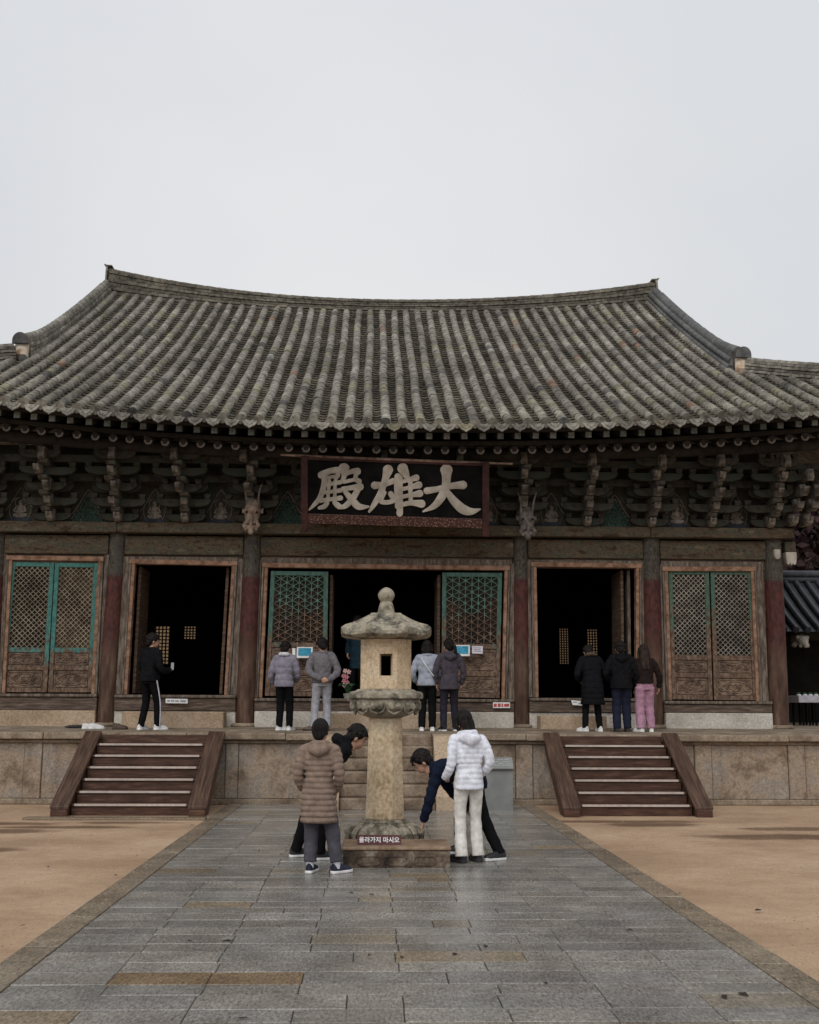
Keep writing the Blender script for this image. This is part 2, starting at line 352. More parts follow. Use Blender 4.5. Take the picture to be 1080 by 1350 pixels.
while y < 20.4:
    d = rnd.choice((.26, .28, .28, .30, .33)); d = min(d, 20.5 - y)
    off = 0 if row % 2 == 0 else (XR - XL - 2 * KW) / 16
    xs = [XL + KW]
    for cx in base_cols[1:-1]:
        xx = cx + (off if rnd.random() < .3 else 0) + rnd.uniform(-.02, .02)
        if rnd.random() < .07: continue
        if xx - xs[-1] > .22 and xx < XR - .5: xs.append(xx)
    xs.append(XR - KW)
    rowt = rnd.uniform(.84, 1.12)
    for a, c_ in zip(xs, xs[1:]):
        t = rowt * rnd.uniform(.82, 1.12); q = rnd.random()
        tint = (t, t, t * 1.01)
        if q < .03: tint = (t * 1.0, t * .86, t * .68)
        elif q < .10: tint = (t * 1.02, t * .95, t * .85)
        elif q < .42: tint = (t * .9, t * .92, t * .96)
        if y < 6.3: tint = (tint[0] * 1.0, tint[1] * .95, tint[2] * .87)
        if y < 7.5 < y + d and a < -1.0 < c_ + .4: tint = (.82, .62, .42)
        slab(p, a, c_, y, y + d, tint)
    y += d; row += 1
p.build('paved_path', M['paving'], kind='structure')
for sx0 in (XL, XR - KW):
    e = MB(); y = 2.0
    while y < 20.3:
        d = rnd.uniform(.7, 1.3); d = min(d, 20.38 - y); t = rnd.uniform(.8, 1.02)
        slab(e, sx0, sx0 + KW, y, y + d, (t * 1.05, t * .92, t * .76), .026); y += d
    e.build('path_edge_kerb', M['paving'], kind='structure')
e = MB(); slab(e, -5.25, -2.5, 17.72, 17.98, (.85, .72, .55), .035); e.build('stair_foot_kerb', M['paving'], kind='structure')
# grit and small pebbles on the sand
gr = MB(); M['grit'] = mat('sand_grit', (.22, .15, .10), (.48, .36, .27), 30, None, .9, 0)
for _ in range(5200):
    yy = 6.5 + 14 * rnd.random() ** 1.6; sd = rnd.choice((-1, 1)); xx = (XL - .02 - rnd.random() ** .9 * yy * .45 if sd < 0 else XR + .02 + rnd.random() ** .9 * yy * .45)
    if rnd.random() < .04: xx = (XL + .06 if sd < 0 else XR - .06) + rnd.uniform(-.1, .1)
    zz = .026 if XL < xx < XR else 0
    if zz and yy > 18.2: continue
    r_ = rnd.uniform(.004, .011) * (1.8 if rnd.random() < .06 else 1); a = rnd.uniform(0, 6)
    b_ = [V((xx + r_ * math.cos(a + j * 2.1) * rnd.uniform(.7, 1.3), yy + r_ * math.sin(a + j * 2.1) * rnd.uniform(.7, 1.3), zz)) for j in range(3)]
    gr.add(b_ + [V((xx, yy, zz + r_ * .8))], [(0, 1, 3), (1, 2, 3), (2, 0, 3)])
gr.build('sand_grit', M['grit'], kind='stuff', label='loose grit and small pebbles over the sand')
# a few fallen leaves on the path and the sand
M['leaf_dry'] = plain('dry_leaf', (.03, .022, .015), .8)
lf = MB()
for px, py in ((250, 1240), (463, 1177), (490, 1179), (368, 1221), (320, 1342), (530, 1262), (640, 1247), (487, 1259), (955, 1314), (980, 1311), (63, 1143), (152, 1154), (253, 1088), (897, 1178), (830, 1226), (300, 1240), (600, 1258), (30, 1220), (720, 1296), (1000, 1200)):
    c = atz(px, py, .024); a = rnd.uniform(0, 6); L = rnd.uniform(.02, .055)
    ax = V((math.cos(a), math.sin(a), 0)); ay = V((-math.sin(a), math.cos(a), .25))
    lf.add([c - ax * L, c - ay * L * .4 + V((0, 0, .006)), c + ax * L, c + ay * L * .4 + V((0, 0, .006))], [(0, 1, 2, 3)])
lf.build('fallen_leaf_litter', M['leaf_dry'], kind='stuff', label='scattered dark fallen leaves on the paving and sand')

# ================================================================== stone terrace
TY = 20.5                                  # face of the terrace wall
TZ = 1.23
def tz(Y): return TZ + clamp((Y - 20.3) / 2.6) * .075
terr = empty('stone_terrace', (0, TY, 0), 'weathered granite terrace with capstones carrying the temple hall', 'terrace')
terr_m = Matrix.Translation((0, -TY, 0))
def T(o): o.parent = terr; o.matrix_parent_inverse = terr_m; return o
TX0, TX1 = -12., 13.5
# core body and top surface
c = MB(); c.hexa([(TX0 + .1, TY + .06, 0), (TX1 - .1, TY + .06, 0), (TX1 - .1, 44, 0), (TX0 + .1, 44, 0), (TX0 + .1, TY + .06, TZ - .06), (TX1 - .1, TY + .06, TZ - .06), (TX1 - .1, 44, TZ - .06), (TX0 + .1, 44, TZ - .06)])
T(c.build('core', M['stone']))
flo = MB(); x = TX0
while x < TX1:
    w = rnd.uniform(.9, 1.5)
    for (ya, yb) in ((20.72, 21.75), (21.75, 23.2)):
        flo.tint = (rnd.uniform(.85, 1.05),) * 3; x1 = min(x + w, TX1)
        flo.hexa([(x + .004, ya, tz(ya) - .12), (x1 - .004, ya, tz(ya) - .12), (x1 - .004, yb - .008, tz(yb) - .12), (x + .004, yb - .008, tz(yb) - .12),
                  (x + .004, ya, tz(ya)), (x1 - .004, ya, tz(ya)), (x1 - .004, yb - .008, tz(yb)), (x + .004, yb - .008, tz(yb))])
    x += w
flo.hexa([(TX0, 23.2, 1.18), (TX1, 23.2, 1.18), (TX1, 44, 1.18), (TX0, 44, 1.18), (TX0, 23.2, tz(24)), (TX1, 23.2, tz(24)), (TX1, 44, tz(24)), (TX0, 44, tz(24))])
T(flo.build('terrace_paving', M['stonecap']))
CST = (-.52, 1.08)                           # centre stair opening
x = TX0
while x < TX1 - .3:
    w = rnd.uniform(1.5, 2.6); x1 = min(x + w, TX1); dz = rnd.uniform(-.008, .008); dy = rnd.uniform(-.012, .012)
    cb = MB(); cb.hexa([(x + .004, 20.30 + dy, TZ - .115 + dz), (x1 - .004, 20.30 + dy, TZ - .115 + dz), (x1 - .004, 20.72, TZ - .115 + dz), (x + .004, 20.72, TZ - .115 + dz),
                       (x + .004, 20.30 + dy, TZ + dz), (x1 - .004, 20.30 + dy, TZ + dz), (x1 - .004, 20.72, tz(20.72) + dz), (x + .004, 20.72, tz(20.72) + dz)])
    T(cb.build('capstone', M['stonecap'], bevel=.018, seg=2)); x = x1
mo = MB(); mo.box(TX0, TX1, 20.40, 20.56, TZ - .175, TZ - .117); T(mo.build('cap_moulding', M['stonecap'], bevel=.015, seg=2))
bs_ = MB(); bs_.box(TX0, TX1, 20.40, 20.56, 0, .10); T(bs_.build('base_course', M['stonecap'], bevel=.02, seg=2))
pil = [-11.5, -9.6, -7.75, -5.92, -4.05, -2.45, -.85, 1.62, 2.72, 4.2, 5.93, 7.62, 9.5, 11.4, 13.3]
for xp in pil:
    w = .30 if xp not in (-2.45,) else .22
    pm = MB(); pm.box(xp - w / 2, xp + w / 2, 20.44, 20.57, .102, TZ - .177); T(pm.build('pilaster', M['stone'], bevel=.012))
for a, b_ in zip(pil, pil[1:]):
    wa = .15 if a != -2.45 else .11; wb = .15 if b_ != -2.45 else .11
    pm = MB(); dy = rnd.uniform(-.01, .01)
    pm.box(a + wa + .006, b_ - wb - .006, 20.475 + dy, 20.57, .102, TZ - .177); T(pm.build('facing_slab', M['stone'], bevel=.01))

# centre stone stair in front of the terrace
cs = empty('stone_stair', (.28, 19.2, 0), 'worn stone steps between cheek stones behind the lantern', 'steps')
csi = Matrix.Translation((-.28, -19.2, 0))
def CSP(o): o.parent = cs; o.matrix_parent_inverse = csi; return o
nst = 6
for i in range(nst):
    y0 = 19.25 + i * .195; z1 = TZ / (nst + .0) * (i + 1) - (.005 if i == nst - 1 else 0)
    if i == nst - 1: z1 = TZ - .02
    m_ = MB(); q = rnd.uniform(-.012, .012)
    m_.box(CST[0], CST[1] - .002, y0, 20.29, z1 - TZ / nst + .002, z1); CSP(m_.build('step', M['stonestep'], bevel=.03, seg=2))
for (xa, xb) in ((CST[0] - .38, CST[0] - .003), (CST[1] + .001, CST[1] + .36)):
    m_ = MB(); m_.prism([(19.12, 0), (20.29, 0), (20.29, TZ + .0), (20.02, TZ - .02), (19.16, .30), (19.12, .24)], (xa, 0, 0), (0, 1, 0), (0, 0, 1), (xb - xa, 0, 0))
    CSP(m_.build('cheek_stone', M['stonetan'], bevel=.02, seg=2))

# timber stairs laid over the terrace edge
def timber_stair(x0, x1, label):
    st = empty('timber_stair', ((x0 + x1) / 2, 18.3, 0), label, 'stairs', 'timber stairs leading up to the terrace')
    inv = Matrix.Translation((-(x0 + x1) / 2, -18.3, 0))
    def P(o): o.parent = st; o.matrix_parent_inverse = inv; return o
    rw = .29; xa, xb = x0 + rw, x1 - rw
    for i in range(6):
        zt = .176 * (i + 1); y0 = 18.42 + .30 * i
        r = MB(); r.box(xa + .002, xb - .002, y0 + .03, y0 + .055, zt - .176, zt - .035); P(r.build('riser', M['stairwood'], bevel=.004))
        t = MB(); t.box(xa + .002, xb - .002, y0, y0 + .315, zt - .034, zt); P(t.build('tread', M['stairwood'], bevel=.008))
        s_ = MB(); s_.box(xa + .05, xb - .05, y0 - .006, y0 + .045, zt + .0015, zt + .006); s_.box(xa + .05, xb - .05, y0 - .008, y0 - .002, zt - .026, zt + .006); P(s_.build('nosing_strip', M['strip']))
    r = MB(); r.box(xa + .002, xb - .002, 20.25, 20.275, 1.056, 1.2); P(r.build('riser', M['stairwood'], bevel=.004))
    for xs in ((x0, xa), (xb, x1)):
        # sloping side rail: stringer with a broad cap board and a foot block
        m_ = MB(); m_.prism([(18.36, 0), (18.7, 0), (20.28, .95), (20.28, 1.17), (18.36, .10)], (xs[0] + .03, 0, 0), (0, 1, 0), (0, 0, 1), (xs[1] - xs[0] - .06, 0, 0)); rr = P(m_.build('side_rail', M['stairwood'], bevel=.008))
        m_ = MB(); m_.prism([(18.26, .105), (20.27, 1.215), (20.27, 1.27), (18.26, .16)], (xs[0], 0, 0), (0, 1, 0), (0, 0, 1), (xs[1] - xs[0], 0, 0)); q = m_.build('cap_board', M['railwood'], rr, bevel=.012); 
        m_ = MB(); m_.box(xs[0] + .015, xs[1] - .015, 18.25, 18.36, 0, .11); m_.build('foot_block', M['stairwood'], rr, bevel=.012)
    return st
timber_stair(-4.99, -2.56, 'dark timber stair below the doorway of the man in black')
timber_stair(3.03, 5.43, 'dark timber stair below the trio in the doorway, yellow scuffs on its rail')

# ================================================================== stone lantern
LX, LY = .17, 14.0
ln = empty('stone_lantern', (LX, LY, 0), 'tall octagonal granite lantern with lotus capital standing on the path', 'stone lantern')
def lz(z): return 1.75 + (z - 1.75) * 1.0687
def LB(mb, name, m, **kw): return mb.build(name, m, ln, **kw)
o8 = PI / 8
def octa(r): return r / math.cos(PI / 8)
m_ = MB(); m_.lathe([(octa(.50), 0), (octa(.50), .13), (octa(.46), .15)], (0, 0, 0), 8, o8); LB(m_, 'base_stone', M['worship'], bevel=.02)
def petal(n, amp, lo, hi):
    def f(r, z, a, i):
        t = clamp((z - lo) / (hi - lo)); w = math.sin(PI * t) ** .7 if 0 < t < 1 else 0
        return r * (1 + amp * w * (abs(math.sin(a * n / 2)) ** .55 - .62)), z
    return f
m_ = MB(); m_.lathe([(.30, .14), (.40, .15), (.41, .20), (.40, .26), (.36, .305), (.315, .335), (.31, .345), (.295, .35), (.295, .37), (.26, .372), (.255, .395), (.2, .397)], (0, 0, 0), 128, 0, petal(16, .22, .15, .335)); lbs = LB(m_, 'lotus_base', M['lanternmoss'], smooth=50)
for kx in range(20):
    a = kx * PI / 10; pm = MB(); D_ = V((math.cos(a), math.sin(a), 0)); pm.tube([D_ * .32 + V((0, 0, .325)), D_ * .40 + V((0, 0, .30)), D_ * .455 + V((0, 0, .24)), D_ * .455 + V((0, 0, .17))], [(.022, .016), (.044, .025), (.056, .03), (.03, .02)], 10, side=(-math.sin(a), math.cos(a), 0), round_end=True); pm.build('petal', M['lanternmoss'], lbs, smooth=True)
m_ = MB(); m_.lathe([(octa(.232), .395), (octa(.215), .9), (octa(.20), 1.58)], (0, 0, 0), 8, o8); LB(m_, 'shaft', M['lantern'], bevel=.012, seg=2)
def cap_mod(r, z, a, i):
    t = clamp((z - 1.585) / (1.80 - 1.585)); w = math.sin(PI * clamp(t)) ** .6 if 0 < t < 1 else 0
    big = abs(math.sin(a * 4)) ** .5; rr = r * (1 + .20 * w * (big - .62)); return rr, z
m_ = MB(); m_.lathe([(.20, 1.585), (.235, 1.60), (.30, 1.62), (.375, 1.665), (.41, 1.72), (.425, 1.77), (.42, 1.80), (.415, 1.803)], (0, 0, 0), 64, 0); lc = LB(m_, 'lotus_capital', M['lanternmoss'], smooth=50)
for kx in range(12):  # carved petals: a raised rim with two lobes inside each
    a0 = kx * PI / 6 + PI / 12; pm = MB()
    def cp(da, z):
        r = .413 + .02 * (z - 1.7) / .1 - .25 * max(0, (1.70 - z)) ** 1.3 * 3; return (r * math.cos(a0 + da), r * math.sin(a0 + da), z)
    pm.tube([cp(-.25, 1.775), cp(-.24, 1.72), cp(-.17, 1.665), cp(0, 1.632), cp(.17, 1.665), cp(.24, 1.72), cp(.25, 1.775)], [.008, .012, .015, .016, .015, .012, .008], 8, round_end=True)
    for sg in (-1, 1): c_ = cp(sg * .10, 1.725); pm.ball(c_, (.044, .022, .046), 10, 8, Matrix.Rotation(a0 + sg * .1 + PI / 2, 3, 'Z'))
    pm.build('petal', M['lanternmoss'], lc, smooth=True)
m_ = MB(); m_.lathe([(octa(.415), 1.804), (octa(.452), 1.815), (octa(.452), 1.87), (octa(.43), 1.895), (octa(.36), 1.905), (octa(.345), 1.925), (octa(.2), 1.927)], (0, 0, 0), 8, o8); LB(m_, 'capital_slab', M['lanternmoss'], bevel=.012, seg=2)
# light chamber: eight faces, four of them with a window
ch = MB(); zt, zb = 2.525, 1.928; ro, ri = octa(.308), octa(.235)
for kx in range(8):
    a0 = o8 + kx * PI / 4 - PI / 2 - PI / 4 + 0; a1 = a0 + PI / 4
    A = V((ro * math.cos(a0), ro * math.sin(a0), 0)); B = V((ro * math.cos(a1), ro * math.sin(a1), 0)); Ai = A * (ri / ro); Bi = B * (ri / ro)
    up = lambda p, z: (p.x, p.y, z)
    if kx % 2 == 0:
        u0, u1, w0, w1 = .19, .81, 2.085, 2.345
        def strip(ua, ub, za, zb_):
            pa, pb = A.lerp(B, ua), A.lerp(B, ub); ia, ib = Ai.lerp(Bi, ua), Ai.lerp(Bi, ub)
            ch.hexa([up(pa, za), up(pb, za), up(ib, za), up(ia, za), up(pa, zb_), up(pb, zb_), up(ib, zb_), up(ia, zb_)])
        strip(0, u0, zb, zt); strip(u1, 1, zb, zt); strip(u0, u1, zb, w0); strip(u0, u1, w1, zt)
    else:
        ch.hexa([up(A, zb), up(B, zb), up(Bi, zb), up(Ai, zb), up(A, zt), up(B, zt), up(Bi, zt), up(Ai, zt)])
lch = LB(ch, 'light_chamber', M['lantern'])
dk = MB()
dk.lathe([(octa(.225), zb + .003), (octa(.225), zb + .006)], (0, 0, 0), 8, o8); dk.build('chamber_floor', M['worship'], lch)
# roof stone with raised corners
def roof_mod(r, z, a, i):
    t = abs((a % (PI / 4)) - PI / 8); q = 1 - t / (PI / 8)          # q is 1 on a corner of the octagon
    rr = r / math.cos(PI / 8 - t); e = clamp((r - .2) / .38)
    up = q ** 3 * .03 * e + (q ** 9 * .026 * clamp((r - .12) / .1) if i > 3 else 0)
    nz = mnoise.noise(V((rr * math.cos(a) * 11, rr * math.sin(a) * 11, z * 11))) * .007
    return rr + nz, z + up + nz * .6
m_ = MB(); m_.lathe([(.20, 2.527), (.36, 2.53), (.50, 2.545), (.535, 2.562), (.547, 2.572), (.547, 2.612), (.535, 2.625), (.50, 2.655), (.42, 2.684), (.35, 2.720), (.29, 2.756), (.245, 2.782), (.215, 2.805), (.20, 2.812), (.185, 2.835), (.15, 2.850), (.1, 2.853)], (0, 0, 0), 128, 0, roof_mod); LB(m_, 'roof_stone', M['lanternmoss'], smooth=22)
m_ = MB(); m_.lathe([(.125, 2.845), (.125, 2.862), (.104, 2.868), (.092, 2.93), (.076, 2.985), (.068, 2.998), (.080, 3.015), (.103, 3.06), (.103, 3.095), (.088, 3.13), (.06, 3.155), (.035, 3.168), (.02, 3.175)], (0, 0, 0), 24, 0, lambda r, z, a, i: (r * (1 + .05 * mnoise.noise(V((math.cos(a) * 2, math.sin(a) * 2, z * 11)))), z)); LB(m_, 'finial', M['lanternmoss'], smooth=True)

# carved worship stone in front of it, with its notice
ws = empty('worship_stone', (.285, 12.92, 0), 'low dark carved stone block in front of the lantern foot', 'stone block')
m_ = MB(); m_.box(-.575, .575, -.36, .36, .0, .20); body = m_.build('body', M['worship'], ws, bevel=.02, seg=2)
for cx in (-.30, 0, .30):   # carved eye-shaped recess rims on the front
    q = MB(); pts = [V((cx + .125 * math.cos(t) , -.362, .095 + .062 * math.sin(t) * (1 + .25 * math.cos(2 * t)))) for t in [2 * PI * j / 20 for j in range(21)]]
    q.tube(pts, .011, 6); q.build('carved_rim', M['worship'], body, smooth=True)
m_ = MB(); m_.box(-.585, .585, -.372, .372, .2015, .236); m_.build('top_slab', M['worshiptop'], ws, bevel=.012, seg=2)

def text(body, size, mat_, parent, name='lettering', extrude=.001, offset=0., align='CENTER'):
    cu = bpy.data.curves.new(name, 'FONT'); cu.body = body; cu.size = size; cu.align_x = align; cu.align_y = 'CENTER'; cu.extrude = extrude; cu.offset = offset
    tmp = bpy.data.objects.new('tmp', cu); COL.objects.link(tmp)
    dg = bpy.context.evaluated_depsgraph_get(); dg.update(); me = bpy.data.meshes.new_from_object(tmp.evaluated_get(dg), depsgraph=dg)
    bpy.data.objects.remove(tmp); me.materials.clear(); me.materials.append(mat_)
    o = bpy.data.objects.new(name, me); COL.objects.link(o); o.parent = parent; return o
a = at(471, 1114, 12.75); b_ = at(529, 1104, 12.75); w = (at(529, 1109, 12.75) - at(471, 1109, 12.75)).length
sg = empty('warning_sign', (0, 0, 0), 'small maroon sign with white Korean lettering on the carved stone block', 'sign')
sg.location = ((a.x + b_.x) / 2, 12.74, .238); sg.rotation_euler = (0, R(.4), 0)
q = MB(); q.hexa([(-w / 2, .0, 0), (w / 2, .0, 0), (w / 2, .02, 0), (-w / 2, .02, 0), (-w / 2, .035, .098), (w / 2, .035, .098), (w / 2, .055, .098), (-w / 2, .055, .098)]); q.build('board', plain('maroon_sign', (.10, .028, .03), .6), sg)
M['signwhite'] = plain('sign_white', (.85, .84, .84), .6)
t = text('올라가지 마시오', .066, M['signwhite'], sg, 'lettering', .0015, .0012); t.location = (0, .0135, .046); t.rotation_euler = (R(70.5), 0, 0)

# grey information board by the centre stair
ib = empty('information_board', (2.12, 19.15, 0), 'grey metal information board with slanted reading panel by the terrace', 'information board')
m_ = MB(); m_.box(-.235, .235, -.03, .05, 0, .70); m_.build('upright_panel', M['steel'], ib, bevel=.006)
m_ = MB(); m_.hexa([(-.24, -.10, .705), (.24, -.10, .705), (.24, -.07, .68), (-.24, -.07, .68), (-.24, .12, .88), (.24, .12, .88), (.24, .14, .855), (-.24, .14, .855)]); rp = m_.build('reading_panel', M['steel'], ib, bevel=.004)
M['print'] = plain('faint_print', (.42, .44, .44), .4)
q = MB()
for j in range(4):
    for (u0, u1) in (((-.19, -.05), (-.02, .08), (.1, .18)) if j % 2 else ((-.19, .02), (.05, .19))):
        t0 = .25 + j * .17; t1 = t0 + .05
        pt = lambda u, t_: (u, -.10 + .22 * t_ - .002, .705 + .175 * t_ + .003)
        q.add([pt(u0, t0), pt(u1, t0), pt(u1, t1), pt(u0, t1)], [(0, 1, 2, 3)])
q.build('printed_text', M['print'], rp)
# ================================================================== main hall
YC = 22.9
hall = empty('temple_hall', (0, YC, 1.3), 'old timber temple hall with grey tiled hip-and-gable roof and open doorways', 'temple')
hinv = Matrix.Translation((0, -YC, -1.3))
def H(o): o.parent = hall; o.matrix_parent_inverse = hinv; return o
# columns from their measured axis at foot and head
cols = [((-14, 957), (-3, 715), 12), ((139.5, 957), (156, 715), 11.5), ((323, 957), (333.5, 715), 12.5), ((687, 957), (686, 715), 10.5), ((862, 958), (857.5, 715), 12.5), ((1027.5, 961), (1018, 715), 12.2)]
colP = []
for (fx, fy), (hx, hy), rpx in cols:
    a = at(fx, fy, YC); b_ = at(hx, hy, YC); a.z = 1.29; r = rpx * YC * 1.018 / FPX
    t = (5.2 - a.z) / (b_.z - a.z); b_ = a.lerp(b_, t)
    m_ = MB(); m_.tube([a + (b_ - a) * f for f in (.012, .25, .5, .75, 1)], [r * 1.04, r * 1.05, r * 1.03, r, r * .97], 24); c = H(m_.build('column', M['column'], smooth=True))
    q = MB(); q.lathe([(r * 1.5, tz(22.9) - .01), (r * 1.5, tz(22.9) + .03), (r * 1.3, tz(22.9) + .06)], (a.x, YC, 0), 24); q.build('column_base', M['stonecap'], c, bevel=.01)
    colP.append((a, b_, r))
def colx(i, z): a, b_, r = colP[i]; return lerp(a.x, b_.x, (z - a.z) / (b_.z - a.z))

# plate beam and tie beams
ZP0, ZP1 = 5.12, 5.335
xL, xR = -8.25, 8.62
seams = [xL, -5.15, -2.42, .35, 3.0, 5.65, xR]
for a, b_ in zip(seams, seams[1:]):
    m_ = MB(); m_.box(a + .003, b_ - .003, 22.60, 23.05, ZP0, ZP1); H(m_.build('plate_beam', M['beam'], bevel=.012))
for i in range(5):
    z0, z1 = 4.70, 5.085
    a0 = colx(i, z0) + colP[i][2] * .9; a1 = colx(i + 1, z0) - colP[i + 1][2] * .9
    m_ = MB(); m_.box(a0, a1, 22.78, 23.0, z0, z1); H(m_.build('tie_beam', M['beam'], bevel=.02, seg=2))
    m_ = MB(); m_.box(a0 + .02, a1 - .02, 22.85, 22.95, 4.5, 4.697); H(m_.build('lintel_board', M['woodx'], bevel=.006))
# beam ends past the corner column, whitish carved tips
xe = colx(5, 4.9)
for (x0, x1, y0, z0, z1, nm) in ((xe + .22, xe + .44, 22.74, 4.60, 5.08, 'beam_end'),):
    m_ = MB(); m_.box(x0, x1, y0, y0 + .3, 4.86, z1); be = H(m_.build(nm, M['beam'], bevel=.02))
    m_ = MB(); m_.prism([(0, .27), (.22, .27), (.225, .16), (.20, .02), (.16, 0), (.15, .05), (.115, 0), (.10, .0), (.085, .05), (.05, 0), (.02, .03), (0, .16)], (x0, y0 - .01, 4.59), (1, 0, 0), (0, 0, 1), (0, .28, 0)); m_.build('white_tip', M['letter'], be, bevel=.01)
m_ = MB(); m_.prism([(0, .2), (.13, .2), (.13, .05), (.1, 0), (.03, 0), (0, .06)], (xe - .06, 22.62, 4.70), (1, 0, 0), (0, 0, 1), (0, .12, 0)); H(m_.build('beam_end', M['letter'], bevel=.01))
# wooden end/back walls, interior shell
def boxpart(name, m, *b, bevel=0): 
    q = MB(); q.box(*b); return H(q.build(name, m, bevel=bevel))
YB = 39.3
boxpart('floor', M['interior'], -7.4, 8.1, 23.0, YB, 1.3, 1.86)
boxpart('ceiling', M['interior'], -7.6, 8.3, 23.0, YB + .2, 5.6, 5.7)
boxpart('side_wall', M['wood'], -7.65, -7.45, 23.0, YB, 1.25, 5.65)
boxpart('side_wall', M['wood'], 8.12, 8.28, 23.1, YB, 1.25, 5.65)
# rear wall with small latticed windows of lit paper
wins = []
for (px0, py0, px1, py1) in ((205, 825, 222, 876), (242.5, 825, 258, 843), (737, 828, 751, 876), (774, 829, 789, 868)):
    a = at(px0, py0, YB); b_ = at(px1, py1, YB); wins.append((a.x, b_.x, b_.z, a.z))
xs = sorted([-7.7, 8.3] + [w[0] for w in wins] + [w[1] for w in wins]); q = MB()
for a, b_ in zip(xs, xs[1:]):
    w = [w for w in wins if abs(w[0] - a) < 1e-4 and abs(w[1] - b_) < 1e-4]
    if w: q.box(a, b_, YB, YB + .15, 1.25, w[0][2]); q.box(a, b_, YB, YB + .15, w[0][3], 5.65)
    else: q.box(a, b_, YB, YB + .15, 1.25, 5.65)
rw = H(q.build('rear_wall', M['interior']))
pm = bpy.data.materials.new('window_paper'); pm.use_nodes = True; nt = pm.node_tree; nt.nodes.clear()
tr = nt.nodes.new('ShaderNodeBsdfTranslucent'); tr.inputs[0].default_value = (.42, .30, .18, 1); ou = nt.nodes.new('ShaderNodeOutputMaterial'); nt.links.new(tr.outputs[0], ou.inputs[0])
for (x0, x1, z0, z1) in wins:
    q = MB(); q.add([(x0, YB + .1, z0), (x1, YB + .1, z0), (x1, YB + .1, z1), (x0, YB + .1, z1)], [(0, 1, 2, 3)]); wo = H(q.build('window', pm))
    q = MB(); n = 5; mz = max(4, round((z1 - z0) / ((x1 - x0) / 4.2)))
    for i in range(n): xx = lerp(x0, x1, i / (n - 1)); q.box(xx - .022, xx + .022, YB + .02, YB + .06, z0, z1)
    for j in range(mz + 1): zz = lerp(z0, z1, j / mz); q.box(x0, x1, YB + .022, YB + .058, zz - .02, zz + .02)
    q.build('lattice', M['interior'], wo)

# ---- door bays: outer frame corners in the photo
bays = [dict(o=((9, 732), (137, 734), (128, 915), (-1, 914)), kind='leaf', leaves=((15.5, 741, 72.5, 742, 1.5, 912.5, 62.5, 913), (73.5, 742, 130, 743, 64, 913, 122, 913)), lm='leaf1', lat='diag', latm='lat1', paper=('paperdark', 'paper')),
        dict(o=((171, 737), (313.5, 740), (303, 916.5), (160, 915.5)), kind='open'),
        dict(o=((346, 742), (673, 746), (669, 922), (338, 920)), kind='leaf', leaves=((357.5, 753, 433, 754, 349.5, 917.5, 431, 918.5), (583, 755, 662, 755.5, 582, 919, 658.5, 920.5)), lm='leaf3', lat='flower', latm='lat3', paper=('paperdark', 'paperdark')),
        dict(o=((700, 741), (846, 743), (846, 921), (703, 919.5)), kind='open'),
        dict(o=((873, 747), (997, 747), (1005, 925), (879, 923.5)), kind='leaf', leaves=((880.5, 752, 934, 752, 885.5, 922, 939, 923), (936, 752, 990.5, 752.5, 941, 923, 998, 923.5)), lm='leaf5', lat='diag', latm='lat5', paper=('paperdark', 'paperdark'))]
YF = 22.80
fc = [.1]
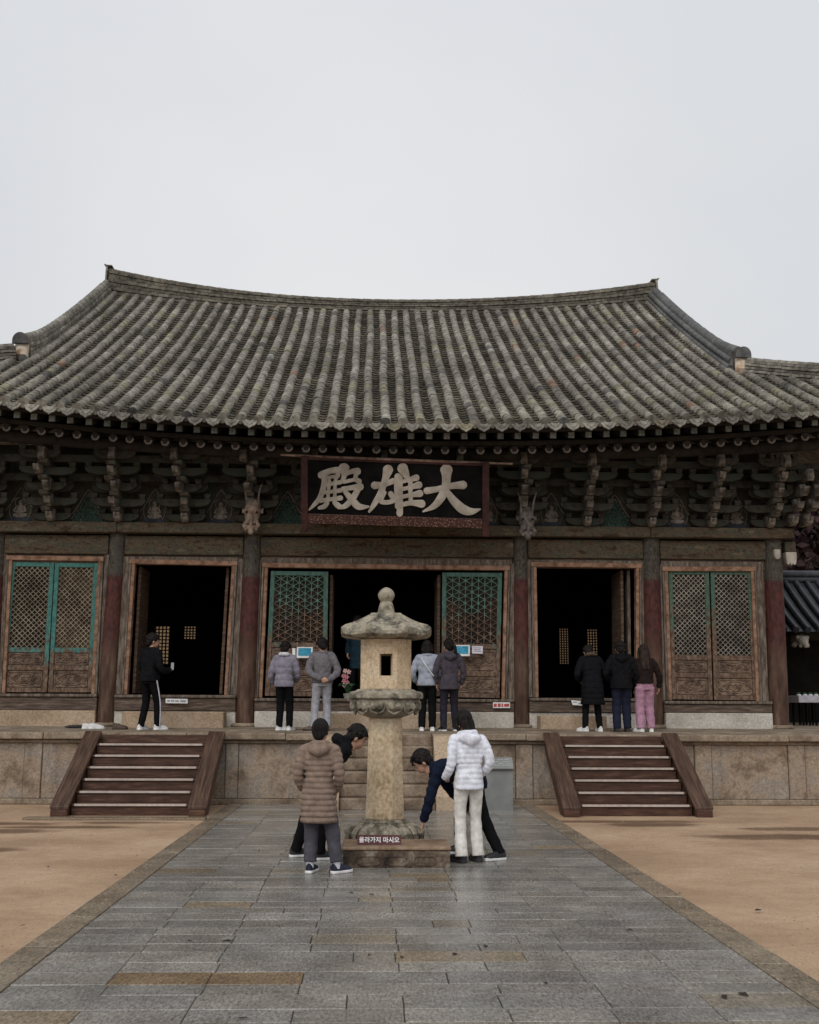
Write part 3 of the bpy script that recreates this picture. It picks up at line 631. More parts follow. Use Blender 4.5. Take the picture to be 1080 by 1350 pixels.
def make_leaf(q, bay, paper, upper=.655):
    lw = q.width(); sw = .085 / lw; mb = MB()
    q.block(mb, 0, sw, 0, 1, 0, .05); q.block(mb, 1 - sw, 1, 0, 1, 0, .05)
    rails = [(0, .035), (upper, upper + .038), (.795, .832), (.968, 1.)]
    for v0, v1 in rails: q.block(mb, sw + .002, 1 - sw - .002, v0, v1, 0, .047)
    leaf = H(mb.build('door_leaf', M[bay['lm']], bevel=.006))
    # lattice
    lt = MB(); u0, u1, v0, v1 = sw, 1 - sw, .035, upper; W = lw * (u1 - u0); Hh = q.height() * (v1 - v0)
    P = lambda x, y, d: q.p(u0 + (u1 - u0) * x / W, v0 + (v1 - v0) * y / Hh, d)
    def seg(x0, y0, x1, y1, w, d, off=.012):
        # clip to the opening
        t0, t1 = 0., 1.; dx, dy = x1 - x0, y1 - y0
        for p_, q_ in ((-dx, x0), (dx, W - x0), (-dy, y0), (dy, Hh - y0)):
            if abs(p_) < 1e-9:
                if q_ < 0: return
                continue
            r_ = q_ / p_
            if p_ < 0: t0 = max(t0, r_)
            else: t1 = min(t1, r_)
        if t1 - t0 < .02 / max(math.hypot(dx, dy), 1e-6): return
        lt.bar(P(x0 + dx * t0, y0 + dy * t0, off), P(x0 + dx * t1, y0 + dy * t1, off), w, d, q.n)
    if bay['lat'] == 'diag':
        st = W / 6.6 * 1.0; kx = math.ceil((W + Hh) / st) + 1
        for i in range(-kx, kx):
            seg(i * st, 0, i * st + Hh, Hh, .013, .016, .012); seg(i * st + st * .5, 0, i * st + st * .5 - Hh, Hh, .013, .016, .0155)
    else:
        nx = 8; st = W / nx; hy = st * math.sqrt(3)
        for i in range(nx + 1): seg(i * st, 0, i * st, Hh, .013, .02, .010)
        kx = math.ceil((W / math.sqrt(3) + Hh) / (hy / 1.5)) + 14
        for i in range(-kx, kx):
            y0 = i * st * 1.1547
            seg(0, y0, W, y0 + W / math.sqrt(3), .012, .018, .013); seg(0, y0, W, y0 - W / math.sqrt(3), .012, .018, .016)
        # petals at the crossings
        for i in range(nx + 1):
            for j in range(int(Hh / (st * 1.1547)) + 1):
                xx = i * st; yy = j * st * 1.1547 + (0 if i % 2 == 0 else st * .577)
                if .02 < xx < W - .02 and .02 < yy < Hh - .02:
                    for a in range(6):
                        aa = PI / 6 + a * PI / 3; rr = st * .30
                        seg(xx + rr * .35 * math.cos(aa), yy + rr * .35 * math.sin(aa), xx + rr * math.cos(aa), yy + rr * math.sin(aa), .02, .012, .022)
    lt.build('lattice', M[bay['latm']], leaf)
    bk = MB(); bk.add([q.p(u0, v0, .004), q.p(u1, v0, .004), q.p(u1, v1, .004), q.p(u0, v1, .004)], [(0, 1, 2, 3)]); bk.build('backing_paper', M[paper], leaf)
    # carved panels
    for (a, b_) in ((upper + .038, .795), (.832, .968)):
        pn = MB(); q.block(pn, sw, 1 - sw, a, b_, .004, .018); pw = lw * (1 - 2 * sw); phh = q.height() * (b_ - a)
        PP = lambda x, y, d: q.p(sw + (1 - 2 * sw) * x, a + (b_ - a) * y, d)
        # raised moulding and a scroll medallion
        for e in (.05,):
            for (x0, y0, x1, y1) in ((.05, .10, .95, .10), (.05, .90, .95, .90), (.05, .10, .05, .90), (.95, .10, .95, .90)): pn.bar(PP(x0, y0, .0185), PP(x1, y1, .0185), .020, .02, q.n)
        el = [PP(.5 + .36 * math.cos(t) * (1 + .1 * math.cos(4 * t)), .5 + .32 * math.sin(t), .022) for t in [2 * PI * j / 28 for j in range(29)]]; pn.tube(el, .015, 6)
        for cx, sg_ in ((.36, 1), (.64, -1), (.5, 1), (.15, -1), (.85, 1)):
            sp = [PP(cx + sg_ * .13 * (1 - j / 16) * math.cos(j * .75), .5 + .26 * (1 - j / 18) * math.sin(j * .75), .022 + .004) for j in range(14)]; pn.tube(sp, .013, 6)
        pn.build('carved_panel', M['carve'], leaf)
    return leaf
SILLZ = None
for bi, bay in enumerate(bays):
    o = bay['o']; q = pxquad(*o, YF); Wd, Hd = q.width(), q.height(); fu, fv = .115 / Wd, .095 / Hd
    g = H(empty('door_frame'))if False else None
    mb = MB(); q.block(mb, 0, 1, -.0, fv, -.16, .02); fr = H(mb.build('door_frame', M['frame'], bevel=.008))
    for (a, b_) in ((0, fu), (1 - fu, 1)):
        am, bm_ = (a + (b_ - a) * .42, b_) if a == 0 else (a, b_ - (b_ - a) * .42)
        mb = MB(); q.block(mb, am, bm_, fv + .001, 1, -.16, .012); mb.build('jamb', M['frame'], fr, bevel=.006)
        mb = MB(); q.block(mb, *((a, am - .002) if a == 0 else (bm_ + .002, b_)), fv + .001, 1, -.16, .022); mb.build('outer_jamb', M['jamb'], fr, bevel=.008)
    # bare outer jamb boards between the frame and the column
    for (a, b_) in ((-.15 / Wd, -.002), (1.002, 1 + .15 / Wd)):
        mb = MB(); q.block(mb, a, b_, -.02, 1.0, -.14, -.015); H(mb.build('jamb_board', M['jamb'], bevel=.01))
    # infill behind, from column to column
    i0, i1 = colP[bi], colP[bi + 1]
    for (xa0, xb0, xa1, xb1) in ((colx(bi, 4.6) + .05, q.p(-.14 / Wd, 0).x, colx(bi, 1.9) + .05, q.p(-.14 / Wd, 1).x), (q.p(1 + .14 / Wd, 0).x, colx(bi + 1, 4.6) - .05, q.p(1 + .14 / Wd, 1).x, colx(bi + 1, 1.9) - .05)):
        if xb0 - xa0 > .02 or xb1 - xa1 > .02:
            xb0 = max(xb0, xa0 + .01); xb1 = max(xb1, xa1 + .01)
            mb = MB(); mb.hexa([(xa1, 22.88, 1.9), (xb1, 22.88, 1.9), (xb1, 22.96, 1.9), (xa1, 22.96, 1.9), (xa0, 22.88, 4.6), (xb0, 22.88, 4.6), (xb0, 22.96, 4.6), (xa0, 22.96, 4.6)]); H(mb.build('infill_board', M['wood']))
    for li, l in enumerate(bay.get('leaves', ())):
        lq = pxquad(l[0:2], l[2:4], l[6:8], l[4:6], YF + .09); make_leaf(lq, bay, bay['paper'][li], .66 if bi != 2 else .575)
    # sill beam and plinth stone under it
    xa = colx(bi, 1.7) + colP[bi][2] * .95; xb = colx(bi + 1, 1.7) - colP[bi + 1][2] * .95
    zt = q.p(.5, 1).z - .003; SILLZ = zt
    mb = MB(); mb.box(xa, xb, 22.70, 23.0, zt - .06, zt); H(mb.build('sill_beam', M['jamb'], bevel=.012))
    mb = MB(); mb.box(xa, xb, 22.74, 22.98, 1.60, zt - .063); H(mb.build('sill_board', M['woodx'], bevel=.01))
    mb = MB()
    if bay['kind'] == 'leaf':
        pm_ = [('stonetan' if bi == 0 else 'stonepale')]
        mb.box(xa + .01, xb - .01, 22.70, 22.97, 1.25, 1.597); H(mb.build('plinth_stone', M[pm_[0]], bevel=.012))
    else:
        mb.box(xa, xb, 22.78, 22.97, 1.25, 1.597); H(mb.build('plinth_stone', M['stonepale'], bevel=.012))
    # transom board above the frame
    zt0 = q.p(0, 0).z; zt1 = q.p(1, 0).z
    mb = MB(); mb.hexa([(xa + .05, 22.83, zt0 - .02), (xb - .05, 22.83, zt1 - .02), (xb - .05, 22.93, zt1 - .02), (xa + .05, 22.93, zt0 - .02), (xa + .05, 22.83, 4.66), (xb - .05, 22.83, 4.66), (xb - .05, 22.93, 4.66), (xa + .05, 22.93, 4.66)]); H(mb.build('transom_board', M['jamb']))
# opened leaves folded inward in the open bays
def side_leaf(px, y0, y1, px1=None, depth=1.0, m='wood'):
    a = at(px, y0, YF + .25); b_ = at(px if px1 is None else px1, y1, YF + .25)
    mb = MB(); mb.hexa([(b_.x - .03, a.y, b_.z), (b_.x + .03, a.y, b_.z), (b_.x + .03, a.y + depth, b_.z), (b_.x - .03, a.y + depth, b_.z), (a.x - .03, a.y, a.z), (a.x + .03, a.y, a.z), (a.x + .03, a.y + depth, a.z), (a.x - .03, a.y + depth, a.z)])
    H(mb.build('opened_door_leaf', M[m], bevel=.006))
side_leaf(185, 747, 914, 176, .9); side_leaf(300.5, 748, 915, 291, .9)
side_leaf(437, 758, 917, 434.5, 1.2, 'wood'); side_leaf(579, 758, 918, 578, 1.2, 'wood')
side_leaf(820, 752, 919, 822, .9, 'wood'); side_leaf(829, 752, 919, 831, .7, 'jamb')
# tan step blocks before the open doorways
for (p0, p1, yt) in ((160, 295, 938.5), (432, 598, 941), (713, 800, 944)):
    a = at(p0, 958, 22.2); b_ = at(p1, yt, 22.2)
    st = MB(); st.box(a.x, b_.x, 22.2, 22.69, tz(22.2) - .02, b_.z); o = st.build('step_block', M['stonetan'], bevel=.015)
    o['category'] = 'step block'; o['label'] = {160: 'tan step block under the doorway of the man in black', 432: 'tan step block under the central doorway, half hidden by the lantern', 713: 'tan step block under the trio\'s doorway'}[p0]
# ------------------------------------------------------------------ roof shape
XC = .2
def liftE(X):
    d = X - XC; return .34 * (-d / 7.1) ** 2.2 if d < 0 else .35 * (d / 8.15) ** 2.2
def liftR(X): return .41 * (abs(X - XC) / 7.6) ** 2.2
GX = 7.9; CR = 11.2                      # gable plane and eave corner, from the centre line
def prof(D): return 6.86 + .475 * D + .008 * D * D
def surf(X, Y):
    D = Y - 20.4; return prof(D) + lerp(liftE(X), liftR(X), clamp(D / 10.7))
RY = 31.1
def ytop(X):
    d = abs(X - XC); return 31.0 if d <= GX else 23.7 - (d - GX)

# ------------------------------------------------------------------ bracket tier
wall_ = MB(); wall_.box(-7.7, 8.3, 22.86, 22.95, ZP1 + .001, 6.95); H(wall_.build('bracket_wall', M['panelwall']))
for xw in (-7.7, 8.2):
    q = MB(); q.box(xw, xw + .1, 22.96, YB, ZP1, 6.95); H(q.build('bracket_wall', M['panelwall']))
def tongue(i, top):
    y0 = 22.86; L = .42 + .23 * i; z = .02 + .27 * i; mb = MB()
    if i < top: pr = [(0, 0), (L - .2, 0), (L - .06, -.03), (L + .06, .02), (L + .13, .12), (L + .10, .15), (L + .02, .10), (L - .06, .13), (L - .12, .23), (0, .23)]
    else: pr = [(0, 0), (L - .14, 0), (L - .02, -.05), (L + .03, .02), (L + .02, .12), (L - .02, .2), (L - .1, .22), (0, .22)]
    mb.prism(pr, (-.065, 0, z), (0, -1, 0), (0, 0, 1), (.13, 0, 0)); return mb
def cross_arm(i, w):
    y = -.10 - .24 * i; z = .02 + .27 * i; mb = MB()
    mb.prism([(-w, .10), (-w + .06, .04), (-w * .55, 0), (w * .55, 0), (w - .06, .04), (w, .10), (w, .16), (-w, .16)], (0, y, z), (1, 0, 0), (0, 0, 1), (0, -.10, 0))
    for x in (-w + .07, 0, w - .07):
        mb.hexa([(x - .05, y - .11, z + .161), (x + .05, y - .11, z + .161), (x + .05, y + .01, z + .161), (x - .05, y + .01, z + .161), (x - .075, y - .13, z + .26), (x + .075, y - .13, z + .26), (x + .075, y + .03, z + .26), (x - .075, y + .03, z + .26)])
    return mb
def make_cluster(n):
    o = empty('bracket_cluster'); o.parent = hall; o.matrix_parent_inverse = hinv
    b = MB(); b.hexa([(-.13, -.16, -.0), (.13, -.16, 0), (.13, .1, 0), (-.13, .1, 0), (-.19, -.22, .14), (.19, -.22, .14), (.19, .1, .14), (-.19, .1, .14)])
    for i in range(n):
        tongue(i, n - 1).build('bracket_tongue', M['tongue'], o, bevel=.012)
        if i:   # small carved cloud block filling the step between two tongues
            L = .30 + .23 * i; z = -.11 + .27 * i; f = MB()
            f.prism([(0, .02), (L - .1, .0), (L, .03), (L + .05, .085), (L - .01, .12), (L - .09, .125), (0, .125)], (-.09, 0, z), (0, -1, 0), (0, 0, 1), (.18, 0, 0)); f.build('cloud_block', M['bracket_mid'], o, bevel=.015)
        cross_arm(i, .40 if i % 2 == 0 else .54).build('cross_arm', M['green_dark'], o, bevel=.008)
        if i > 1: c2 = cross_arm(i, .50 if i % 2 == 0 else .36); c2.v = [(a_, b_ + .24 * (i - 1), c_) for a_, b_, c_ in c2.v]; c2.build('cross_arm', M['green_dark'], o, bevel=.008)
    return o
proto = make_cluster(5)
cl_x = [(-6.48, 0), (-5.13, 0), (-3.79, 0), (-2.44, 0), (-1.08, 1), (.28, 1), (1.64, 1), (3.0, 0), (4.33, 0), (5.65, 0), (6.9, 0), (8.12, 0), (-7.85, 0)]
def place(proto, x, first):
    o = proto if first else proto.copy()
    if not first:
        COL.objects.link(o); dup_children(proto, o)
    o.location = (x, 22.86, ZP1)
    for c in o.children: c.rotation_euler = (rnd.uniform(-.02, .02), rnd.uniform(-.025, .025), rnd.uniform(-.07, .07)); c.location = (rnd.uniform(-.008, .008), 0, 0)
    return o
for j, (x, b) in enumerate(cl_x):
    px_ = place(proto, x, j == 0)
# extra corner arms on the right-hand corner
for dx in (.42, .72):
    for i in range(4):
        m_ = tongue(i, 3); o = m_.build('corner_tongue', M['tongue'], bevel=.012); o.location = (8.12 + dx + .04 * i, 22.80, ZP1 + .03); o.parent = hall; o.matrix_parent_inverse = hinv
# longitudinal purlins riding on the bracket steps
for (yy, z0, h) in ((22.35, 6.10, .16), (21.95, 6.40, .16)):
    q = MB(); q.box(-9.2, 9.6, yy, yy + .11, z0 + .02, z0 + h); H(q.build('bracket_purlin', M['green_dark']))
xs = [-10.8 + .5 * i for i in range(44)]
q = MB(); q.tube([(x, 21.72, 6.60 + liftE(x) * .75) for x in xs], .125, 14); H(q.build('eave_purlin', M['rafter'], smooth=True))

# painted panels between the clusters
def ogee(mb, cx, w, h, y, r):
    for sgn in (-1, 1):
        pts = [(cx + sgn * w * (1 - t) ** 1.0 * (1 - .25 * math.sin(PI * t)), y, ZP1 + .03 + h * t ** .85) for t in [j / 10 for j in range(11)]]; mb.tube(pts, r, 6)
def motif_leaf(cx):
    mb = MB(); y = 22.852
    for r_ in range(7):
        n = 8 - r_; 
        for j in range(n):
            x = cx + (j - (n - 1) / 2) * .085 + rnd.uniform(-.012, .012); zz = ZP1 + .06 + r_ * .075
            mb.ball((x, y, zz), (.038, .014, .045), 8, 5, Matrix.Rotation(rnd.uniform(-.8, .8), 3, 'Y'))
    o = H(mb.build('painted_panel', M['motif_green'], smooth=True)); e = MB(); ogee(e, cx, .46, .68, 22.85, .010); ogee(e, cx, .38, .58, 22.85, .007); e.build('panel_border', M['motif_pale'], o)
def motif_figure(cx, k_):
    y = 22.852; mb = MB()
    mb.ball((cx, y, ZP1 + .42), (.045, .025, .055)); mb.ball((cx, y, ZP1 + .27), (.085, .028, .12)); mb.ball((cx, y, ZP1 + .16), (.15, .03, .06))
    for sgn in (-1, 1): mb.tube([(cx + sgn * .08, y - .005, ZP1 + .33), (cx + sgn * .12, y - .015, ZP1 + .24), (cx + sgn * .03, y - .022, ZP1 + .2)], [.028, .026, .02], 8)
    o = H(mb.build('painted_panel', M['motif_pale'], smooth=True)); e = MB()
    e.tube([(cx + .11 * math.cos(t), y - .002, ZP1 + .42 + .11 * math.sin(t)) for t in [2 * PI * j / 20 for j in range(21)]], .008, 6)
    e.tube([(cx + .22 * math.cos(t), y - .002, ZP1 + .27 + .26 * math.sin(t)) for t in [2 * PI * j / 24 for j in range(25)]], .008, 6)
    ogee(e, cx, .48, .70, 22.85, .010); e.build('panel_border', M['motif_pale'], o)
    b = MB(); b.ball((cx, y, ZP1 + .065), (.24, .025, .05)); b.build('panel_base', M['motif_blue'], o, smooth=True)
cxs = sorted(x for x, _ in cl_x); mid = [(a + b) / 2 for a, b in zip(cxs, cxs[1:])]
for j, x in enumerate(mid):
    (motif_leaf if j in (1, 4, 9) else lambda c: motif_figure(c, j))(x)

# dragon heads looking down over the two middle columns
def dragon(cx, m, z_top, z_bot, nm):
    o = empty('dragon_head'); o.parent = hall; o.matrix_parent_inverse = hinv; o['label'] = nm
    mb = MB(); P = lambda t: V((cx, lerp(22.25, 21.98, t), lerp(z_top, z_bot, t)))
    mb.tube([P(-.35) + V((0, .3, 0)), P(-.05), P(.15), P(.38), P(.6), P(.8), P(.97)], [(.11, .13), (.15, .15), (.165, .14), (.15, .12), (.12, .095), (.10, .085), (.05, .05)], 14, side=(1, 0, 0), round_end=True)
    for sgn in (-1, 1):
        mb.ball(P(.25) + V((sgn * .09, -.10, .02)), (.055, .05, .05)); mb.ball(P(.80) + V((sgn * .05, -.075, 0)), (.035, .03, .04))
        mb.tube([P(.15) + V((sgn * .13, .03, .0)), P(.2) + V((sgn * .185, .04, .0)), P(.1) + V((sgn * .20, .05, .05))], [.04, .035, .012], 8)
        mb.tube([P(.55) + V((sgn * .11, -.02, 0)), P(.7) + V((sgn * .15, -.03, 0)), P(.92) + V((sgn * .10, -.05, 0))], [.03, .035, .015], 8)
    mb.tube([P(.3) + V((0, -.13, 0)), P(.6) + V((0, -.12, 0)), P(.75) + V((0, -.10, 0))], [.03, .04, .03], 8)
    b = blob(mb, 'head', m, o, .016, 2)
    for sgn in (-1, 1):
        h = MB(); h.tube([P(.06) + V((sgn * .10, -.02, 0)), P(-.25) + V((sgn * .125, -.22, .05)), P(-.45) + V((sgn * .145, -.3, .06)), P(-.65) + V((sgn * .19, -.36, .08))], [.026, .022, .016, .006], 8); h.build('horn', M['tongue'], o, smooth=True)
        e = MB(); e.ball(P(.27) + V((sgn * .095, -.145, .02)), .022); e.build('eye', M['black'], o, smooth=True)
    t = MB(); t.tube([P(.66) + V((-.09, -.085, 0)), P(.7) + V((0, -.12, 0)), P(.66) + V((.09, -.085, 0))], .012, 6); t.build('mouth', M['maroon'], o)
dragon(-2.40, M['dragon'], 5.60, 5.03, 'tan carved dragon head with long horns')
dragon(3.06, M['dragon_grey'], 5.50, 4.97, 'greyish carved dragon head with short snout')

# ------------------------------------------------------------------ rafters
nR = 33
for i in range(-nR, nR + 1):
    x = XC + .165 + i * .333 + rnd.uniform(-.012, .012)
    if abs(x - XC) > 11.0: continue
    l = liftE(x); yb = min(23.3, ytop(x) + .05) if abs(x - XC) > GX + .3 else 23.3
    if yb > 21.4:
        dz = rnd.uniform(-.006, .006)
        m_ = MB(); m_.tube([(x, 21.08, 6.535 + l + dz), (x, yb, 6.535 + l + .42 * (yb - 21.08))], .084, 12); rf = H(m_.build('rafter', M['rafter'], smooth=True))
        e = MB(); e.lathe([(.078, 0), (.078, .004), (.03, .004)], (0, 0, 0), 16); 
        eo = e.build('rafter_end', M['rafter_end'], rf); eo.matrix_local = Matrix.Translation((x, 21.079, 6.535 + l + dz)) @ Matrix.Rotation(R(90), 4, 'X')
        e = MB(); e.lathe([(.044, 0), (.044, .007), (.01, .007)], (0, 0, 0), 12)
        e2 = e.build('rafter_end', M['rafter_core'], rf); e2.matrix_local = Matrix.Translation((x, 21.078, 6.535 + l + dz)) @ Matrix.Rotation(R(90), 4, 'X')
    y1 = min(22.0, ytop(x) + .02) if abs(x - XC) > GX + .3 else 22.0
    if y1 > 20.8:
        m_ = MB(); s_ = .32 * (y1 - 20.57)
        m_.hexa([(x - .062, 20.57, 6.625 + l), (x + .062, 20.57, 6.625 + l), (x + .062, y1, 6.625 + l + s_), (x - .062, y1, 6.625 + l + s_), (x - .065, 20.57, 6.755 + l), (x + .065, 20.57, 6.755 + l), (x + .065, y1, 6.755 + l + s_), (x - .065, y1, 6.755 + l + s_)])
        fr = H(m_.build('flying_rafter', M['rafter']))
        e = MB(); e.box(x - .055, x + .055, 20.562, 20.569, 6.635 + l, 6.745 + l); e.build('flying_rafter_end', M['rafter_end_g'], fr)
xs = [XC - CR + .1 + (2 * CR - .2) * j / 80 for j in range(81)]
def strip_along(name, m, y0, y1, z0, z1, s=1.0):
    mb = MB(); mb.loft([[(x, y0, z0 + liftE(x) * s), (x, y1, z0 + liftE(x) * s), (x, y1, z1 + liftE(x) * s), (x, y0, z1 + liftE(x) * s)] for x in xs]); return H(mb.build(name, m))
strip_along('eave_board', M['rafter'], 20.46, 20.60, 6.76, 6.845)
strip_along('rafter_tie_board', M['rafter'], 21.02, 21.14, 6.625, 6.70)
def sheet(name, m, rows):
    mb = MB(); mb.loft([[(x, y, z + liftE(x)) for (y, z) in rows] for x in xs], cap=False, closed=False); return H(mb.build(name, m))
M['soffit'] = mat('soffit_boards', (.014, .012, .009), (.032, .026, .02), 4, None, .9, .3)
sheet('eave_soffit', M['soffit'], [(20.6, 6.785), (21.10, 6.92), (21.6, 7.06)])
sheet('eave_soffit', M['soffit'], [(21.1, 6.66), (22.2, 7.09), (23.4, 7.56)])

# ------------------------------------------------------------------ tiled roof
roof = empty('roof'); roof.parent = hall; roof.matrix_parent_inverse = hinv
def RF(o): o.parent = roof; return o
def nrm(x, y):
    e = .05; dz = (surf(x, y + e) - surf(x, y - e)) / (2 * e); return V((0, -dz, 1)).normalized()
rt = random.Random(11)
def tint_cover(y, row):
    v = row * rt.uniform(.86, 1.12); q = rt.random(); t = clamp((23.5 - y) / 3.5)
    c = [v, v * lerp(.985, .99, t), v * lerp(.965, .92, t)]
    if q < .007: c = [v * 1.05, v * .74, v * .62]
    elif q < .035: c = [v * .55, v * .56, v * .6]
    elif q < .08: c = [v * 1.2, v * 1.2, v * 1.15]
    elif q < .16: c = [v * 1.0, v * .99, v * .80]
    return tuple(c)
nT = 33
for i in range(-nT, nT + 1):
    x0 = XC + i * .333; yt = ytop(x0)
    if yt < 20.9: continue
    row = rt.uniform(.92, 1.06); mb = MB(); y = 20.40; jx = rt.uniform(-.008, .008)
    wave = rt.uniform(0, 6)
    while y < yt:
        n0 = nrm(x0, y); L = rt.uniform(.34, .44) * n0.z; y1 = min(y + L, yt + .05)
        mb.tint = tint_cover(y, row)
        ra, rb = .098 + rt.uniform(-.003, .003), .092
        dx0 = jx + .013 * math.sin(y * .9 + wave) + rt.uniform(-.007, .007); hz_ = rt.uniform(-.006, .006); rings = []
        for (yy, r) in ((y - .015, ra - .012), (y - .015, ra), (lerp(y, y1, .5), (ra + rb) / 2), (y1 + .02, rb)):
            n = nrm(x0, yy); c = V((x0 + dx0, yy, surf(x0, yy) + .035 + hz_)); rings.append([c + V((math.cos(a), 0, 0)) * r + n * math.sin(a) * r for a in [PI * (j / 8) * 1.10 - PI * .05 for j in range(9)]])
        mb.loft(rings, cap=False, closed=False); y = y1
    # round end tile with a moulded face
    t_ = rt.uniform(.5, .85); mb.tint = (t_, t_ * .98, t_ * .93); c = V((x0 + jx, 20.385, surf(x0, 20.39) + .035)); ax = V((1, 0, 0)); az = V((0, -.12, 1)).normalized(); ay = ax.cross(az)
    if rt.random() < .06: mb.tint = (.26, .28, .31)
    rings = []
    for (r, d) in ((.098, .03), (.102, 0), (.102, -.02), (.082, -.022), (.076, -.010), (.045, -.008), (.04, -.018), (.018, -.02), (.004, -.02)):
        rings.append([c + ax * math.cos(a) * r + az * math.sin(a) * r + ay * (-d) * -1 for a in [2 * PI * j / 16 for j in range(16)]])
    mb.loft(rings)
    RF(mb.build('cover_tile_row', M['tile'], smooth=35))
for i in range(-nT, nT):
    x0 = XC + .1665 + i * .333; yt = ytop(x0)
    if yt < 20.9: continue
    row = rt.uniform(.9, 1.05); mb = MB(); y = 20.42; hw = .13
    us = [-1, -.6, -.2, .2, .6, 1]
    while y < yt:
        ex = rt.uniform(.20, .225); ln_ = .38; v = row * rt.uniform(.62, .95); j = rt.uniform(-.006, .006); tl = rt.uniform(-.006, .006)
        f0 = [V((x0 + u * hw + j, y, surf(x0, y) + .058 + .055 * u * u + tl * u)) for u in us]
        f1 = [V((x0 + u * hw + j, y + ln_, surf(x0, y + ln_) - .018 + .055 * u * u)) for u in us]
        fb = [p - V((0, -.006, .026)) for p in f0]; fu = [p + V((0, .09, -.01)) for p in fb]
        mb.tint = (v * .2, v * .19, v * .165); mb.loft([f0, f1], cap=False, closed=False); mb.loft([fu, fb], cap=False, closed=False)  # tops and undersides tinted dark: shade of the gaps under the lips, as colour
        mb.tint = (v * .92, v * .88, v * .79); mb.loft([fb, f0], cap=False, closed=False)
        y += ex
    # drooping end tile
    t = rt.uniform(.72, 1.05); mb.tint = (t, t, t * .98)
    if rt.random() < .08: mb.tint = (t, t * .96, t * .8)
    z0 = surf(x0, 20.40) + .02
    pl = [(-.138, .05), (-.07, .005), (0, -.008), (.07, .005), (.138, .05), (.14, -.045), (.095, -.12), (.04, -.15), (0, -.185), (-.04, -.15), (-.095, -.12), (-.14, -.045)]
    mb.prism(pl, (x0, 20.365, z0), (1, 0, 0), (0, .36, .93), (0, .022, -.008))
    mb.prism([(a * .55, b * .55 - .015) for a, b in pl], (x0, 20.364, z0), (1, 0, 0), (0, .36, .93), (0, -.010, .004))
    RF(mb.build('pan_tile_row', M['tile']))
# underlay, far slope and hipped ends
us = [XC + CR * (j / 60 - .5) * 2 for j in range(61)]
mb = MB(); mb.loft([[(x, lerp(20.5, max(ytop(x), 20.55), t), surf(x, lerp(20.5, max(ytop(x), 20.55), t)) - .04) for t in [j / 14 for j in range(15)]] for x in us], cap=False, closed=False); RF(mb.build('underlay', M['soffit']))
def corr(s): return .05 * abs(math.sin(s * PI / .333))
ys = [20.4 + j * (2 * (RY - 20.4)) / 260 for j in range(261)]
for sgn in (-1, 1):
    mb = MB(); rows = []
    for y in ys:
        dh = clamp(abs(y - RY) - (RY - 23.7), 0, 9); r_ = []
        for j in range(9):
            D = lerp(3.3, 0, j / 8); d = CR - D; D2 = D if dh == 0 else D
            x = XC + sgn * d; yl = y
            lim = 20.4 + D; yl = clamp(y, lim, 2 * RY - lim)
            r_.append((x, yl, prof(D) + .35 * (abs(yl - RY) / 10.7) ** 2.2 * lerp(1, .6, D / 3.3) + corr(yl) - .03))
        rows.append(r_)
    mb.loft(rows, cap=False, closed=False); RF(mb.build('hipped_end', M['tile'], smooth=60))
    g = MB(); ga = [(XC + sgn * (GX - .25), y, 8.2) for y in (24.2, 2 * RY - 24.2)] + [(XC + sgn * (GX - .25), lerp(2 * RY - 24.0, 24.0, t), surf(XC + sgn * GX, RY - abs(lerp(2 * RY - 24.0, 24.0, t) - RY)) - .1) for t in [j / 20 for j in range(21)]]
    g.add(ga, [tuple(range(len(ga)))]); RF(g.build('gable_wall', M['wood']))
bx = [XC - GX + 2 * GX * j / 280 for j in range(281)]
mb = MB(); mb.loft([[(x, 2 * RY - y, surf(x, y) + corr(x - XC)) for y in (31.05, 29, 27, 25, 23, 20.4)] for x in bx], cap=False, closed=False); RF(mb.build('rear_slope', M['tile'], smooth=60))

